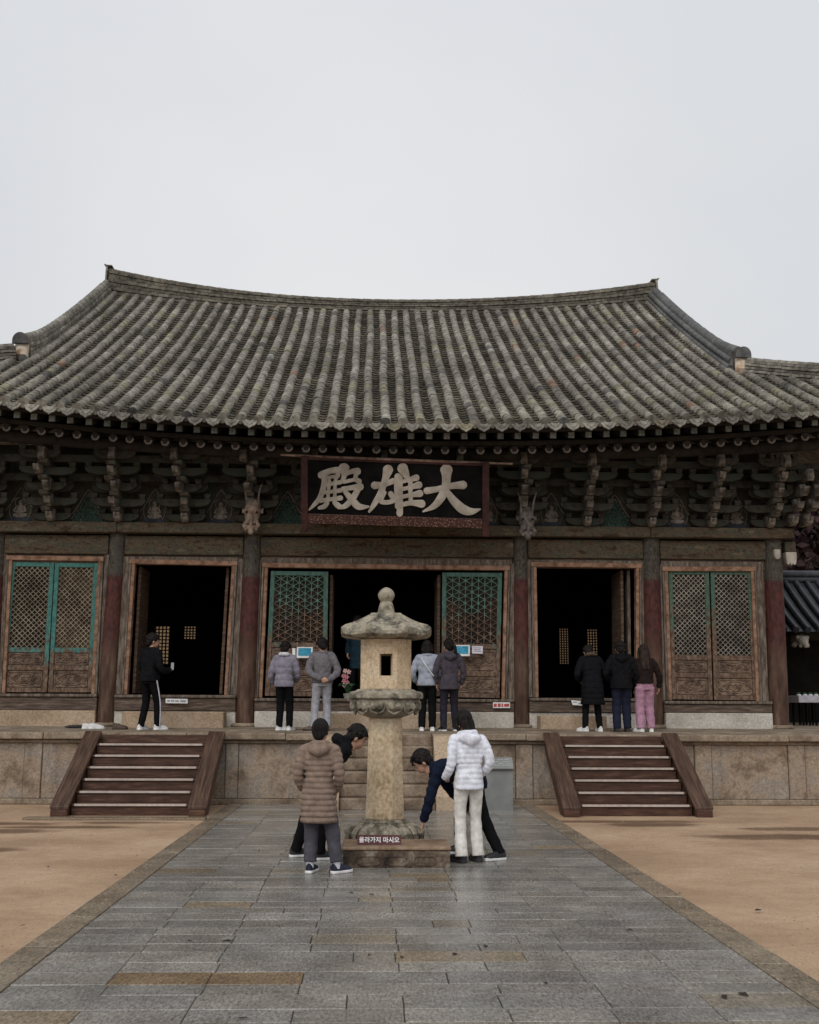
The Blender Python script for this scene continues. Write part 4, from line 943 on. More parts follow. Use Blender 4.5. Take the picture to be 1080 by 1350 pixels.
# ridges: stacked courses of tile with a half-round cap row
def ridge(name, m, pts, hts, wid=.34, nl=5, side=None, step=.33, cap_r=.10, smoothcap=False, tintf=None):
    """pts: base points, hts: height there; courses are laid as short tiles"""
    mb = MB(); P = [V(p) for p in pts]
    cum = [0]
    for a, b in zip(P, P[1:]): cum.append(cum[-1] + (b - a).length)
    def ev(s):
        s = clamp(s, 0, cum[-1]); k_ = 0
        while k_ < len(P) - 2 and cum[k_ + 1] < s: k_ += 1
        t = (s - cum[k_]) / (cum[k_ + 1] - cum[k_]); return P[k_].lerp(P[k_ + 1], t), lerp(hts[k_], hts[k_ + 1], t), (P[k_ + 1] - P[k_]).normalized()
    Lt = cum[-1]
    for j in range(nl):
        s = -rt.uniform(0, .2)
        while s < Lt:
            s1 = s + step * rt.uniform(.85, 1.15); a, b = max(s, 0), min(s1, Lt)
            if b - a > .02:
                v = rt.uniform(.75, 1.1) * (1.08 if j % 2 else .85); mb.tint = tintf(v) if tintf else (v, v * .99, v * .96)
                w = wid * (.5 if j % 2 == 0 else .56) * rt.uniform(.97, 1.04) * lerp(1.08, .92, j / max(1, nl - 1)); q = []
                for (ss, zz) in ((a + .004, 0), (b - .004, 0)):
                    p, h, t = ev(ss); sd = V((t.y, -t.x, 0)).normalized()
                    z0 = h * j / nl + .004; z1 = h * (j + 1) / nl - .012; dz = rt.uniform(-.006, .006)
                    q.append((p, sd, z0 + dz, z1 + dz))
                (p, s0, z0, z1), (p2, s2, y0, y1) = q; U = V((0, 0, 1))
                mb.hexa([p - s0 * w + U * z0, p + s0 * w + U * z0, p2 + s2 * w + U * y0, p2 - s2 * w + U * y0, p - s0 * w * .96 + U * z1, p + s0 * w * .96 + U * z1, p2 + s2 * w * .96 + U * y1, p2 - s2 * w * .96 + U * y1])
            s = s1
    # dark core
    mb.tint = (.45, .43, .4); rings = []
    for s in [Lt * j / 40 for j in range(41)]:
        p, h, t = ev(s); sd = V((t.y, -t.x, 0)).normalized() * wid * .44; U = V((0, 0, 1)); rings.append([p - sd - U * .08, p + sd - U * .08, p + sd * .95 + U * h * .99, p - sd * .95 + U * h * .99])
    mb.loft(rings)
    s = 0
    while s < Lt - .05:
        s1 = min(s + step * 1.05, Lt); v = rt.uniform(.85, 1.15); mb.tint = tintf(v) if tintf else (v, v, v * .97); a, ha, t = ev(s); b, hb, t2 = ev(s1)
        mb.tube([a + V((0, 0, ha - .02)), b + V((0, 0, hb - .02))], [cap_r * 1.05, cap_r * .95], 12); s = s1
    return RF(mb.build(name, m, smooth=35))
xr = [-7.62 + (8.08 + 7.62) * j / 40 for j in range(41)]
def rtop(x):
    d = x - XC; return 13.26 + (.80 * (-d / 7.82) ** 2.1 if d < 0 else .66 * (d / 7.9) ** 2.1)
ridge('main_ridge', M['tile'], [(x, RY, surf(x, 31.05) - .05) for x in xr], [rtop(x) - .09 - (surf(x, 31.05) - .05) for x in xr], .36, 6, tintf=lambda v: (v * .66, v * .63, v * .58))
for x0, s_ in ((-7.66, -1), (8.12, 1)):   # ridge end plates with an upturned lip
    e = MB(); zb = surf(x0, 31.05) - .05; zt_ = rtop(x0)
    e.prism([(-.22, 0), (.22, 0), (.2, zt_ - zb - .1), (.12, zt_ - zb + .03), (-.12, zt_ - zb + .03), (-.2, zt_ - zb - .1)], (x0, RY, zb), (0, 1, 0), (0, 0, 1), (s_ * .05, 0, 0))
    e.prism([(0, 0), (.16, .0), (.24, .05), (.225, .065), (.14, .035), (0, .03)], (x0 - s_ * .12, RY - .16, zt_ - .0), (s_, 0, 0), (0, 0, 1), (0, .32, 0)); RF(e.build('ridge_end_plate', M['tile'], bevel=.01))
def desc(x, ya, yb, n=24): return [(x, lerp(ya, yb, j / n), surf(x, lerp(ya, yb, j / n)) - .02) for j in range(n + 1)]
GL, GR = -7.68, 8.10
hL = [.38 + .16 * clamp((j / 24 - .72) / .28) ** 2 for j in range(25)]
ridge('gable_ridge', M['tile'], desc(GL, 30.95, 24.05), hL, .36, 5)
ridge('gable_ridge', M['tile_dark'], desc(GR, 30.95, 23.95), hL, .36, 3, step=.6, cap_r=.125)
q = MB()
for (dx, dz, r) in ((-.17, .30, .07), (.17, .30, .07), (-.2, .14, .07), (.2, .14, .07)):
    d_ = desc(GR, 30.9, 24.0); q.tube([(x + dx, y, z + dz) for x, y, z in d_], r, 10)
RF(q.build('gable_ridge_course', M['tile_dark'], smooth=True))
for gx, ye in ((GL, 23.90), (GR, 23.80)):
    zb = surf(gx, ye) - .05; e = MB()
    arch = [(-.17, .40)] + [(.17 * -math.cos(t), .46 + .19 * math.sin(t)) for t in [PI * j / 12 for j in range(13)]] + [(.17, .40)]
    e.prism(arch, (gx, ye - .10, zb), (1, 0, 0), (0, -.15, 1), (0, .07, 0)); eo = RF(e.build('ridge_end_tile', M['tile_dark'], bevel=.012))
    e = MB(); e.tube([(gx, ye + .1, zb + .0), (gx, ye - .04, zb + .18), (gx, ye + .02, zb + .42)], [(.14, .12), (.165, .13), (.15, .1)], 14, side=(1, 0, 0)); e.build('mortar_plug', M['mortar'], eo, smooth=True)
    e = MB(); e.tube([(gx - .02, ye + .25, zb + .16), (gx + .10, ye - .2, zb + .05)], [.085, .09], 12); e.build('end_roll', M['tile_dark' if gx < 0 else 'tile'], eo, smooth=True)
for sgn, gx in ((-1, GL), (1, GR)):
    pts = []; hh = []
    for j in range(15):
        t = j / 14; d = lerp(GX + .12, CR - .05, t); y = 23.72 - (d - GX - .12) * 1.0; x = XC + sgn * d; pts.append((x, y, surf(x, y) - .03)); hh.append(.36 + .15 * t * t)
    ridge('hip_ridge', M['tile'], pts, hh, .34, 5)

# ------------------------------------------------------------------ name plaque hung under the eaves
PL = Quad(at(397, 603, 21.2), at(645, 612, 21.2), at(645, 697, 21.75), at(397, 690, 21.75))
plq = empty('name_plaque', tuple(PL.p(.5, 1)), 'black hanging name plaque with three pale Chinese characters under the eaves', 'plaque')
PI_ = Matrix.Translation(-PL.p(.5, 1))
def PQ(o): o.parent = plq; o.matrix_parent_inverse = PI_; return o
mb = MB(); PL.block(mb, .035, .965, .0, .86, -.06, 0); PQ(mb.build('board', M['black']))
for (a, b_) in ((0, .037), (.963, 1)):
    mb = MB(); PL.block(mb, a, b_, -.03, 1.12, -.07, .045); PQ(mb.build('side_board', M['maroon'], bevel=.01))
mb = MB(); PL.block(mb, .038, .962, .845, .99, -.06, .05); PQ(mb.build('lower_board', M['speckle'], bevel=.008))
mb = MB(); PL.block(mb, .038, .962, -.02, .03, -.06, .03); PQ(mb.build('top_board', M['maroon'], bevel=.008))
mb = MB(); mb.tube([at(370, 599.5, 21.22), at(430, 602.5, 21.18), at(600, 609, 21.18), at(676, 611.5, 21.22)], [.022, .028, .028, .02], 8); PQ(mb.build('hanging_rod', M['pole'], smooth=True))
def onp(zx, zy, d):
    px, py = 370 + zx / 3.375, 590 + zy / 3.375; r_ = ray(px, py); t = (PL.c[0] - CAM).dot(PL.n) / r_.dot(PL.n); return CAM + r_ * t + PL.n * d
def stroke(mb, pts, idx):
    # catmull-rom through (x, y, width), laid as a rounded ribbon on the board
    P_ = [pts[0]] + list(pts) + [pts[-1]]; out = []
    for i in range(1, len(P_) - 2):
        for j in range(6):
            t = j / 6; out.append(tuple(.5 * ((2 * b) + (c - a) * t + (2 * a - 5 * b + 4 * c - d) * t * t + (-a + 3 * b - 3 * c + d) * t ** 3) for a, b, c, d in zip(P_[i - 1], P_[i], P_[i + 1], P_[i + 2])))
    out.append(tuple(pts[-1]))
    (x0, y0, w0), (x1, y1, w1) = out[0], out[1]; L = math.hypot(x1 - x0, y1 - y0) or 1; ux, uy = (x0 - x1) / L, (y0 - y1) / L
    pre = [(x0 + ux * w0 * e, y0 + uy * w0 * e, w0 * w) for e, w in ((.46, .25), (.38, .6), (.2, .9))]
    (x0, y0, w0), (x1, y1, w1) = out[-1], out[-2]; L = math.hypot(x1 - x0, y1 - y0) or 1; vx, vy = (x0 - x1) / L, (y0 - y1) / L
    post = [(x0 + vx * w0 * e, y0 + vy * w0 * e, w0 * w) for e, w in ((.2, .9), (.38, .6), (.46, .25))]
    out = pre + out + post; rings = []; h = .022 + idx * .0012
    for i, (x, y, w) in enumerate(out):
        a = out[max(i - 1, 0)]; b = out[min(i + 1, len(out) - 1)]; tx, ty = b[0] - a[0], b[1] - a[1]; L = math.hypot(tx, ty) or 1; nx, ny = -ty / L, tx / L; w = max(w, 2) / 2
        rings.append([onp(x + nx * w, y + ny * w, .001), onp(x + nx * w, y + ny * w, h * .7), onp(x + nx * w * .8, y + ny * w * .8, h), onp(x - nx * w * .8, y - ny * w * .8, h), onp(x - nx * w, y - ny * w, h * .7), onp(x - nx * w, y - ny * w, .001)])
    mb.loft(rings)
GL_ = [ # right: dae; centre: ung; left: jeon
 [[(650, 192, 30), (700, 184, 26), (765, 170, 28), (812, 166, 38)], [(738, 100, 56), (738, 130, 40), (734, 180, 38), (712, 226, 36), (680, 262, 26), (634, 284, 7)], [(738, 192, 24), (772, 238, 36), (812, 274, 42), (850, 284, 30), (888, 274, 7)]],
 [[(418, 168, 34), (460, 164, 24), (502, 148, 26)], [(478, 98, 46), (466, 140, 30), (446, 200, 28), (418, 250, 24), (395, 284, 12)], [(462, 200, 20), (446, 236, 22), (470, 244, 20), (500, 238, 20)], [(490, 205, 24), (505, 232, 24)],
  [(522, 128, 30), (518, 170, 26), (520, 215, 26), (522, 262, 26)], [(543, 92, 48), (556, 116, 34), (562, 132, 26)], [(532, 135, 24), (532, 200, 24), (532, 260, 26), (530, 292, 30)], [(520, 158, 18), (560, 146, 18), (604, 134, 30)], [(522, 190, 18), (570, 178, 18), (616, 166, 32)], [(524, 222, 18), (575, 212, 18), (620, 204, 32)], [(524, 258, 20), (580, 246, 22), (628, 250, 36)], [(578, 140, 22), (578, 200, 20), (580, 246, 20)]],
 [[(182, 122, 34), (220, 104, 26), (252, 100, 30)], [(196, 118, 28), (194, 165, 26), (176, 222, 24), (150, 254, 18), (128, 276, 7)], [(254, 100, 22), (256, 122, 20), (246, 136, 18)], [(206, 134, 15), (230, 130, 15), (252, 126, 15)], [(200, 166, 17), (232, 160, 17), (266, 154, 20)], [(194, 200, 17), (230, 195, 17), (268, 190, 20)], [(218, 146, 16), (214, 190, 16), (210, 232, 16)], [(244, 144, 16), (242, 190, 16), (242, 230, 16)], [(176, 236, 20), (222, 230, 18), (268, 224, 22)], [(208, 246, 20), (194, 262, 22), (172, 268, 14)], [(240, 244, 20), (256, 258, 26), (272, 262, 14)],
  [(282, 92, 50), (284, 122, 26), (274, 150, 18)], [(286, 118, 20), (318, 106, 22), (342, 106, 34)], [(338, 112, 20), (334, 138, 20), (350, 150, 24)], [(282, 152, 16), (310, 146, 16), (330, 142, 16)], [(278, 184, 22), (318, 178, 22), (354, 174, 34)], [(346, 182, 26), (324, 222, 28), (290, 258, 24), (258, 268, 10)], [(288, 196, 20), (318, 232, 30), (348, 262, 30), (392, 262, 8)]]]
for chs in GL_:
    mb = MB()
    for i, s_ in enumerate(chs): stroke(mb, s_, i)
    PQ(mb.build('character', M['letter'], smooth=30))
# ================================================================== notices and small signs
def notice(name, px, Y, label, cat, colr, lines, border=None, group=None):
    q = Quad(*[at(a, b, Y) for a, b in px]); o = empty(name, tuple(q.p(.5, 1)), label, cat, group); inv = Matrix.Translation(-q.p(.5, 1))
    def add(mb, nm, m, par=o):
        x = mb.build(nm, m, par); 
        if par is o: x.matrix_parent_inverse = inv
        return x
    mb = MB(); q.block(mb, 0, 1, 0, 1, 0, .008); b = add(mb, 'board', border or colr)
    if border:
        mb = MB(); q.block(mb, .1, .9, .1, .8, .0085, .0105); add(mb, 'printed_panel', colr, b)
    mb = MB()
    for (u0, u1, v0, v1) in lines: q.block(mb, u0, u1, v0, v1, .011, .0125)
    if lines: add(mb, 'printed_text', M['inkline'] if not border else M['paleline'], b)
    return o
M['inkline'] = plain('grey_print', (.32, .31, .34), .7); M['paleline'] = plain('pale_print', (.12, .42, .56), .6); M['inkred'] = plain('red_print', (.45, .08, .07), .7)
M['lilacwhite'] = plain('lilac_white_paper', (.66, .63, .70), .7)
BL = [(.16, .5, .2, .26), (.16, .7, .34, .39), (.16, .62, .48, .53), (.2, .8, .64, .69)]
notice('notice_board', [(391.5, 853), (412.5, 853), (412, 867.5), (391, 867.5)], 22.66, 'blue notice in white frame on the door beside the man in grey', 'notice', M['blue'], BL, M['white'])
notice('notice_board', [(599.5, 850.5), (619.5, 850.5), (619.5, 865), (599.5, 865)], 22.66, 'blue notice in white frame right of the charcoal hooded jacket', 'notice', M['blue'], BL, M['white'])
notice('paper_notice', [(622.5, 851.5), (636.5, 852), (636.5, 862), (622.5, 861.5)], 22.66, 'small white paper notice next to a blue notice', 'notice', M['lilacwhite'], [(.15, .85, .2, .28), (.15, .8, .42, .5), (.15, .85, .65, .72)])
notice('paper_notice', [(385.5, 854.5), (389.5, 854.5), (389.5, 864), (385.5, 864)], 22.66, 'narrow white card on the door above the lavender jacket', 'notice', M['white'], [])
n_ = notice('sill_sign', [(218.5, 921), (247.5, 921.5), (247.5, 927.5), (218.5, 927)], 22.68, 'white strip sign with grey writing on the sill by the man in black', 'sign', M['white'], [(.08, .2, .3, .7), (.24, .4, .3, .7), (.44, .6, .32, .68), (.66, .92, .32, .68)])
n_ = notice('sill_sign', [(753, 923), (772.5, 925), (773.5, 930.5), (755, 929.5)], 22.68, 'tilted white strip sign beside the long black coat', 'sign', M['white'], [(.1, .35, .3, .5), (.45, .9, .4, .7)])
o = notice('sill_sign', [(650, 926), (672.5, 926), (672.5, 933.5), (650, 933.5)], 22.68, 'white strip sign with red writing under the central doors', 'sign', M['white'], [(.05, .22, .22, .8), (.28, .45, .2, .8), (.5, .6, .2, .8), (.65, .95, .25, .75)])
for c in o.children[0].children: c.data.materials[0] = M['inkred']

# potted orchid on the central door sill
M['leafgreen'] = plain('orchid_leaf', (.03, .09, .04), .5); M['pink'] = plain('pink_petal', (.45, .17, .19), .6); M['palepink'] = plain('pale_pink_petal', (.55, .34, .33), .6)
a = at(457, 914.5, 22.86); orc = empty('potted_orchid', (a.x, 22.86, SILLZ), 'potted pink orchid with broad green leaves on the central door sill', 'orchid')
q = MB(); q.lathe([(.06, 0), (.085, .1), (.09, .12), (.075, .12), (.07, .1)], (.02, 0, 0), 18); q.build('pot', plain('pale_pot', (.30, .29, .25)), orc, smooth=True)
for j, (ang, ln_, w) in enumerate(((.3, .26, .055), (1.4, .24, .06), (2.6, .24, .05), (3.6, .28, .06), (5.2, .25, .06), (4.4, .2, .05))):
    q = MB(); d = V((math.cos(ang), math.sin(ang), 0)); pts = [V((.02, 0, .11)) + d * ln_ * t * .75 + V((0, 0, .20 * math.sin(t * 2.3))) for t in (0, .25, .5, .75, 1)]
    q.tube(pts, [(w * .4, .006), (w, .008), (w * 1.1, .008), (w * .8, .007), (.006, .004)], 8, side=(-d.y, d.x, .01)); q.build('leaf', M['leafgreen'], orc, smooth=True)
q = MB(); st = [V((0, -.02, .12)), V((-.03, -.03, .35)), V((-.03, -.05, .5)), V((.03, -.06, .6))]; q.tube(st, .006, 6); q.build('stem', M['leafgreen'], orc)
for (dx, dz, c) in ((-.03, .56, 'palepink'), (.04, .54, 'palepink'), (-.06, .46, 'pink'), (.0, .44, 'pink'), (-.05, .36, 'pink'), (.01, .33, 'pink'), (-.04, .28, 'palepink')):
    q = MB()
    for k_ in range(5):
        an = k_ * 2 * PI / 5 + dx * 9; q.ball((dx + .028 * math.cos(an), -.07, dz + .028 * math.sin(an)), (.024, .008, .019), 8, 5, Matrix.Rotation(-an, 3, 'Y'))
    q.build('flower', M[c], orc, smooth=True)

# shoes left on the terrace
M['shoewhite'] = plain('white_sneaker', (.72, .71, .70), .6); M['shoeblack'] = plain('black_sneaker', (.02, .02, .022), .5); M['shoebrown'] = plain('brown_shoe', (.07, .045, .03), .6)
def shoe_mesh(L=.27, w=.047, hgt=.085):
    """(upper, sole) builders, heel at origin, toe along +y"""
    up = MB(); so = MB()
    prof_ = [(-.06, .70, .95), (-.045, .85, 1.0), (0, .95, 1.05), (.06, .92, .95), (.11, .95, .72), (.16, 1.0, .6), (.19, .9, .48), (.208, .55, .33)]
    s = L / .27; rings = []
    for y, ww, hh in prof_:
        rings.append([V((w * ww * math.cos(t), y * s, .022 + hgt * hh * max(0, math.sin(t)) ** .75 if math.sin(t) > 0 else .022)) for t in [PI * j / 10 for j in range(11)]])
    up.loft([r for r in rings])
    ol = [(-.068, .55), (-.055, .85), (0, .98), (.06, .92), (.11, 1.0), (.16, 1.06), (.195, .92), (.215, .55)]
    so.loft([[V((w * a * 1.06, y * s, 0)), V((w * a * 1.1, y * s, .03 + (.006 if y > .19 else 0))), V((-w * a * 1.1, y * s, .03 + (.006 if y > .19 else 0))), V((-w * a * 1.06, y * s, 0))] for y, a in ol])
    return up, so
def loose_shoe(px, py, ang, m, label, group=None):
    p = at(px, py, 21.45); p.z = tz(21.45) + .002; o = empty('shoe', p, label, 'shoe', group, ang); u, s = shoe_mesh(.28)
    u.build('upper', m, o, smooth=60); s.build('sole', m, o, bevel=.006)
loose_shoe(113, 960.5, R(-58), M['shoewhite'], 'white sneaker on the terrace above the dark stair', 'white sneakers on the terrace edge')
loose_shoe(122, 961, R(-62), M['shoewhite'], 'white sneaker on the terrace above the dark stair', 'white sneakers on the terrace edge')
p = at(106, 958.5, 21.75); u = empty('folded_umbrella', (p.x, p.y, tz(p.y) + .03), 'black folded umbrella lying on the terrace behind white sneakers', 'umbrella', None, R(8))
q = MB(); q.tube([(-.28, 0, 0), (-.2, 0, .005), (.1, 0, .01), (.2, 0, .0)], [.012, .03, .032, .018], 10, round_end=True); q.build('canopy', M['shoeblack'], u, smooth=True)
q = MB(); q.tube([(.2, 0, 0), (.5, .05, .02)], .008, 8); q.build('shaft', M['shoeblack'], u); q = MB(); q.tube([(.5, .05, .02), (.58, .06, .02)], .018, 8, round_end=True); q.build('handle', M['shoebrown'], u, smooth=True)
loose_shoe(153, 957, R(-95), M['shoebrown'], 'dark brown shoe by the column foot, beside the umbrella handle')

# ================================================================== side hall, offering table and trees on the right
sh = empty('side_hall', (14.6, 30, 1.3), 'lower side hall with dark tiled roof behind the right corner column', 'side hall'); shi = Matrix.Translation((-14.6, -30, -1.3))
def SH(o): o.parent = sh; o.matrix_parent_inverse = shi; return o
ex0, ex1 = 10.2, 20.
def srf(y): D = y - 28.6; return 3.62 + .52 * D + .05 * D * D
M['gloss_tile'] = mat('wet_dark_tile', (.03, .032, .038), (.062, .066, .075), 6, None, .38, .2, 30, tint=True, big=.2)
for i in range(32):
    x = ex0 + .31 * i; skew = 0.0
    q = MB(); v = rt.uniform(.85, 1.2); q.tint = (v, v, v); ys_ = [28.6 + 2.4 * j / 8 for j in range(9)]
    q.tube([(x - .30 * (1 - (y - 28.6) / 2.4) * -1.6 * 0 + 0, y, srf(y) + .04) for y in ys_], .085, 10); SH(q.build('tile_row', M['gloss_tile'], smooth=True))
q = MB(); q.loft([[(x, 28.6 + 2.4 * j / 8, srf(28.6 + 2.4 * j / 8)) for j in range(9)] for x in (ex0 - .2, ex1)], cap=False, closed=False); SH(q.build('roof', M['gloss_tile']))
for z0, r in ((5.02, .12), (5.2, .1), (5.36, .11)):
    q = MB(); q.tube([(ex0 - .3 + j * .5, 31.0, z0 + .002 * (j - 4) ** 2) for j in range(22)], r, 10); SH(q.build('ridge_course', M['gloss_tile'], smooth=True))
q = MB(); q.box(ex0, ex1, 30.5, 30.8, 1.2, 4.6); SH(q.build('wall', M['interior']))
for x in (10.6, 13.4, 16.2):
    q = MB(); q.tube([(x, 29.5, 1.25), (x, 29.5, 3.9)], .14, 14); SH(q.build('column', M['column'], smooth=True))
q = MB(); q.box(ex0, ex1, 29.4, 29.6, 3.45, 3.7); SH(q.build('eave_beam', M['green_dark']))
# pale carved bracket end under its eave
a = at(1056, 846, 28.9); q = MB(); 
q.tube([a + V((0, .4, .1)), a + V((0, 0, .05)), a + V((0, -.2, .0)), a + V((0, -.3, -.12))], [(.12, .14), (.15, .15), (.13, .13), (.06, .06)], 12, side=(1, 0, 0), round_end=True)
for sgn in (-1, 1): q.ball(a + V((sgn * .12, -.12, .1)), .06); q.ball(a + V((sgn * .16, .05, -.08)), (.08, .1, .07)); q.ball(a + V((sgn * .09, -.2, -.12)), .05)
SH(blob(q, 'carved_head', M['letter'], None, .02, 1))
tb = empty('offering_table', (10.75, 26.2, 1.3), 'dark table with white cloth and small white packets beside the corner column', 'table'); zt = 1.98
M['cloth'] = plain('white_cloth', (.62, .60, .64), .8)
q = MB(); q.box(-1.0, 1.2, -.35, .35, zt - 1.3 - .16, zt - 1.3); q.build('tablecloth', M['cloth'], tb, bevel=.01)
for x in (-.9, -.75, -.6, -.45, .6, 1.1):
    for y in (-.3, .3):
        q = MB(); q.box(x - .02, x + .02, y - .02, y + .02, .0, zt - 1.3 - .161); q.build('leg', M['black'], tb)
for j in range(14):
    x = 9.80 + j * .135; o = empty('white_packet', (x, 25.98 + rt.uniform(-.03, .03), zt + .001), 'small white packet in the row on the offering table', 'packet', 'white packets on the offering table')
    q = MB(); q.hexa([(-.05, -.05, 0), (.05, -.05, 0), (.05, .05, 0), (-.05, .05, 0), (-.04, -.04, .035), (.045, -.04, .03), (.04, .04, .04), (-.04, .04, .03)]); q.build('wrapper', M['white'], o, bevel=.015, seg=2)
    q = MB(); q.ball((0, 0, .05), (.05, .04, .022), 8, 5); q.build('green_top', M['leafgreen'], o, smooth=True)
# brown-leaved trees on the slope behind
M['bark'] = plain('bark', (.05, .04, .03), .9); M['brownleaf'] = mat('brown_winter_leaves', (.03, .016, .017), (.08, .042, .04), 3, None, .9, 0)
def tree(x, y, h, label, seed):
    r_ = random.Random(seed); o = empty('tree', (x, y, 0), label, 'tree', None)
    q = MB(); q.tube([(0, 0, -.2), (.1, 0, h * .3), (-.1, .1, h * .6), (.1, 0, h * .9)], [.28, .2, .13, .04], 8)
    tips = []
    for j in range(14):
        z = h * r_.uniform(.3, .85); a_ = r_.uniform(0, 2 * PI); L = h * r_.uniform(.2, .36); e = V((math.cos(a_) * L, math.sin(a_) * L, z + L * .5)); q.tube([(0, 0, z), e * .5 + V((0, 0, z * .52)), e], [.07, .05, .015], 5); tips.append(e)
    q.build('trunk', M['bark'], o, smooth=True)
    f = MB()
    for e in tips:
        for _ in range(420):
            p = e + V((r_.gauss(0, h * .075), r_.gauss(0, h * .075), r_.gauss(0, h * .065))); a_ = V((r_.uniform(-1, 1), r_.uniform(-1, 1), r_.uniform(-1, 1))).normalized() * r_.uniform(.15, .3); b_ = a_.cross(V((r_.uniform(-1, 1), r_.uniform(-1, 1), .3))).normalized() * .16
            f.add([p - a_, p - b_, p + a_, p + b_], [(0, 1, 2, 3)])
    f.build('crown', M['brownleaf'], o)
tree(18.2, 44, 11.0, 'brown-leaved tree rising behind the side hall ridge, nearest the corner column', 1)
tree(21.5, 50, 12.0, 'taller brown-leaved tree farther back behind the side hall', 2)
tree(17.6, 52, 12.5, 'brown-leaved tree half hidden by the corner of the main hall', 3)
# ================================================================== people
M['skin'] = mat('skin', (.36, .20, .135), (.46, .27, .19), 8, None, .55, .05, big=.08)
M['hair'] = mat('black_hair', (.008, .007, .007), (.03, .025, .023), 18, None, .6, .5, 60, (3, 3, .6), spec=.1)
M['hairbrown'] = mat('dark_brown_hair', (.018, .012, .009), (.06, .04, .03), 18, None, .6, .5, 60, (3, 3, .6), spec=.1)
M['eyewhite'] = plain('eye_white', (.42, .38, .35), .5)
def cloth(name, c, rough=.85, sc=14): return mat(name, tuple(x * .8 for x in c), tuple(min(1, x * 1.12) for x in c), sc, rough=rough, bump=.25, bscale=55, big=.1, bdist=.006, spec=.08)
CL = {n: cloth(n, c) for n, c in dict(taupe_quilt=(.235, .17, .135), grey_sweat=(.075, .072, .085), black_cloth=(.006, .006, .007), black_jacket=(.0075, .0075, .009), navy_jacket=(.009, .013, .028),
      white_quilt=(.74, .75, .82), cream_trousers=(.72, .69, .64), lavender_quilt=(.225, .21, .255), grey_jacket=(.155, .145, .155), light_jeans=(.34, .34, .37), blue_quilt=(.32, .345, .405),
      charcoal_jacket=(.065, .056, .068), dark_trousers=(.026, .024, .034), navy_trousers=(.016, .019, .036), plush_brown=(.018, .012, .011), pink_trousers=(.40, .22, .30), teal_coat=(.015, .035, .05), hood_white=(.66, .66, .68), fur_trim=(.10, .07, .05), sock=(.62, .62, .68)).items()}
SH_ = {n: plain(n, c, r) for n, c, r in (('navy_sneaker', (.016, .018, .035), .5), ('sole_white', (.72, .71, .70), .6), ('sole_dark', (.03, .03, .03), .6), ('tan_shoe', (.13, .085, .06), .6))}

def catmull(P_, n):
    P_ = [V(p) for p in P_]; Q = [P_[0]] + P_ + [P_[-1]]; out = []
    for i in range(1, len(Q) - 2):
        for j in range(n):
            t = j / n; a, b, c, d = Q[i - 1:i + 3]; out.append(.5 * ((2 * b) + (c - a) * t + (2 * a - 5 * b + 4 * c - d) * t * t + (-a + 3 * b - 3 * c + d) * t ** 3))
    out.append(P_[-1]); return out
def rs(vals, n):
    """resample a list (numbers or pairs) n steps per gap"""
    out = []
    for a, b in zip(vals, vals[1:]):
        for j in range(n):
            t = sstep(j / n) * .5 + .5 * j / n
            out.append(tuple(lerp(x, y, t) for x, y in zip(a, b)) if isinstance(a, tuple) else lerp(a, b, t))
    out.append(vals[-1]); return out

def hand(mb, w, d, palm, s, curl=.35, spread=.1):
    """palm and five fingers from wrist w along d, palm facing along `palm`"""
    d = V(d).normalized(); p = V(palm); p = (p - d * p.dot(d)).normalized(); x = d.cross(p)
    mb.tube([w - d * .02 * s, w + d * .03 * s, w + d * .075 * s, w + d * .09 * s], [(.026 * s, .02 * s), (.036 * s, .018 * s), (.041 * s, .016 * s), (.036 * s, .013 * s)], 12, side=x)
    for k_, (o, L, r) in enumerate(((-.030, .062, .0085), (-.010, .073, .009), (.011, .068, .009), (.031, .052, .0078))):
        a = w + d * .085 * s + x * o * s; pts = [a]; ang = curl * (.5 + .12 * k_); sd = x * o * spread * 6
        for q in range(3):
            ang += curl * .55; pts.append(pts[-1] + ((d + sd) * math.cos(ang) + p * math.sin(ang)).normalized() * L * s / 3)
        mb.tube(pts, [r * s, r * s, r * .92 * s, r * .75 * s], 8, round_end=True)
    b = w + d * .03 * s - x * .032 * s
    mb.tube([b, b + (d * .6 - x * .7 + p * .35).normalized() * .03 * s, b + (d * .6 - x * .7 + p * .35).normalized() * .03 * s + (d * .9 - x * .1 + p * .4).normalized() * .03 * s], [.013 * s, .0105 * s, .008 * s], 8, round_end=True)

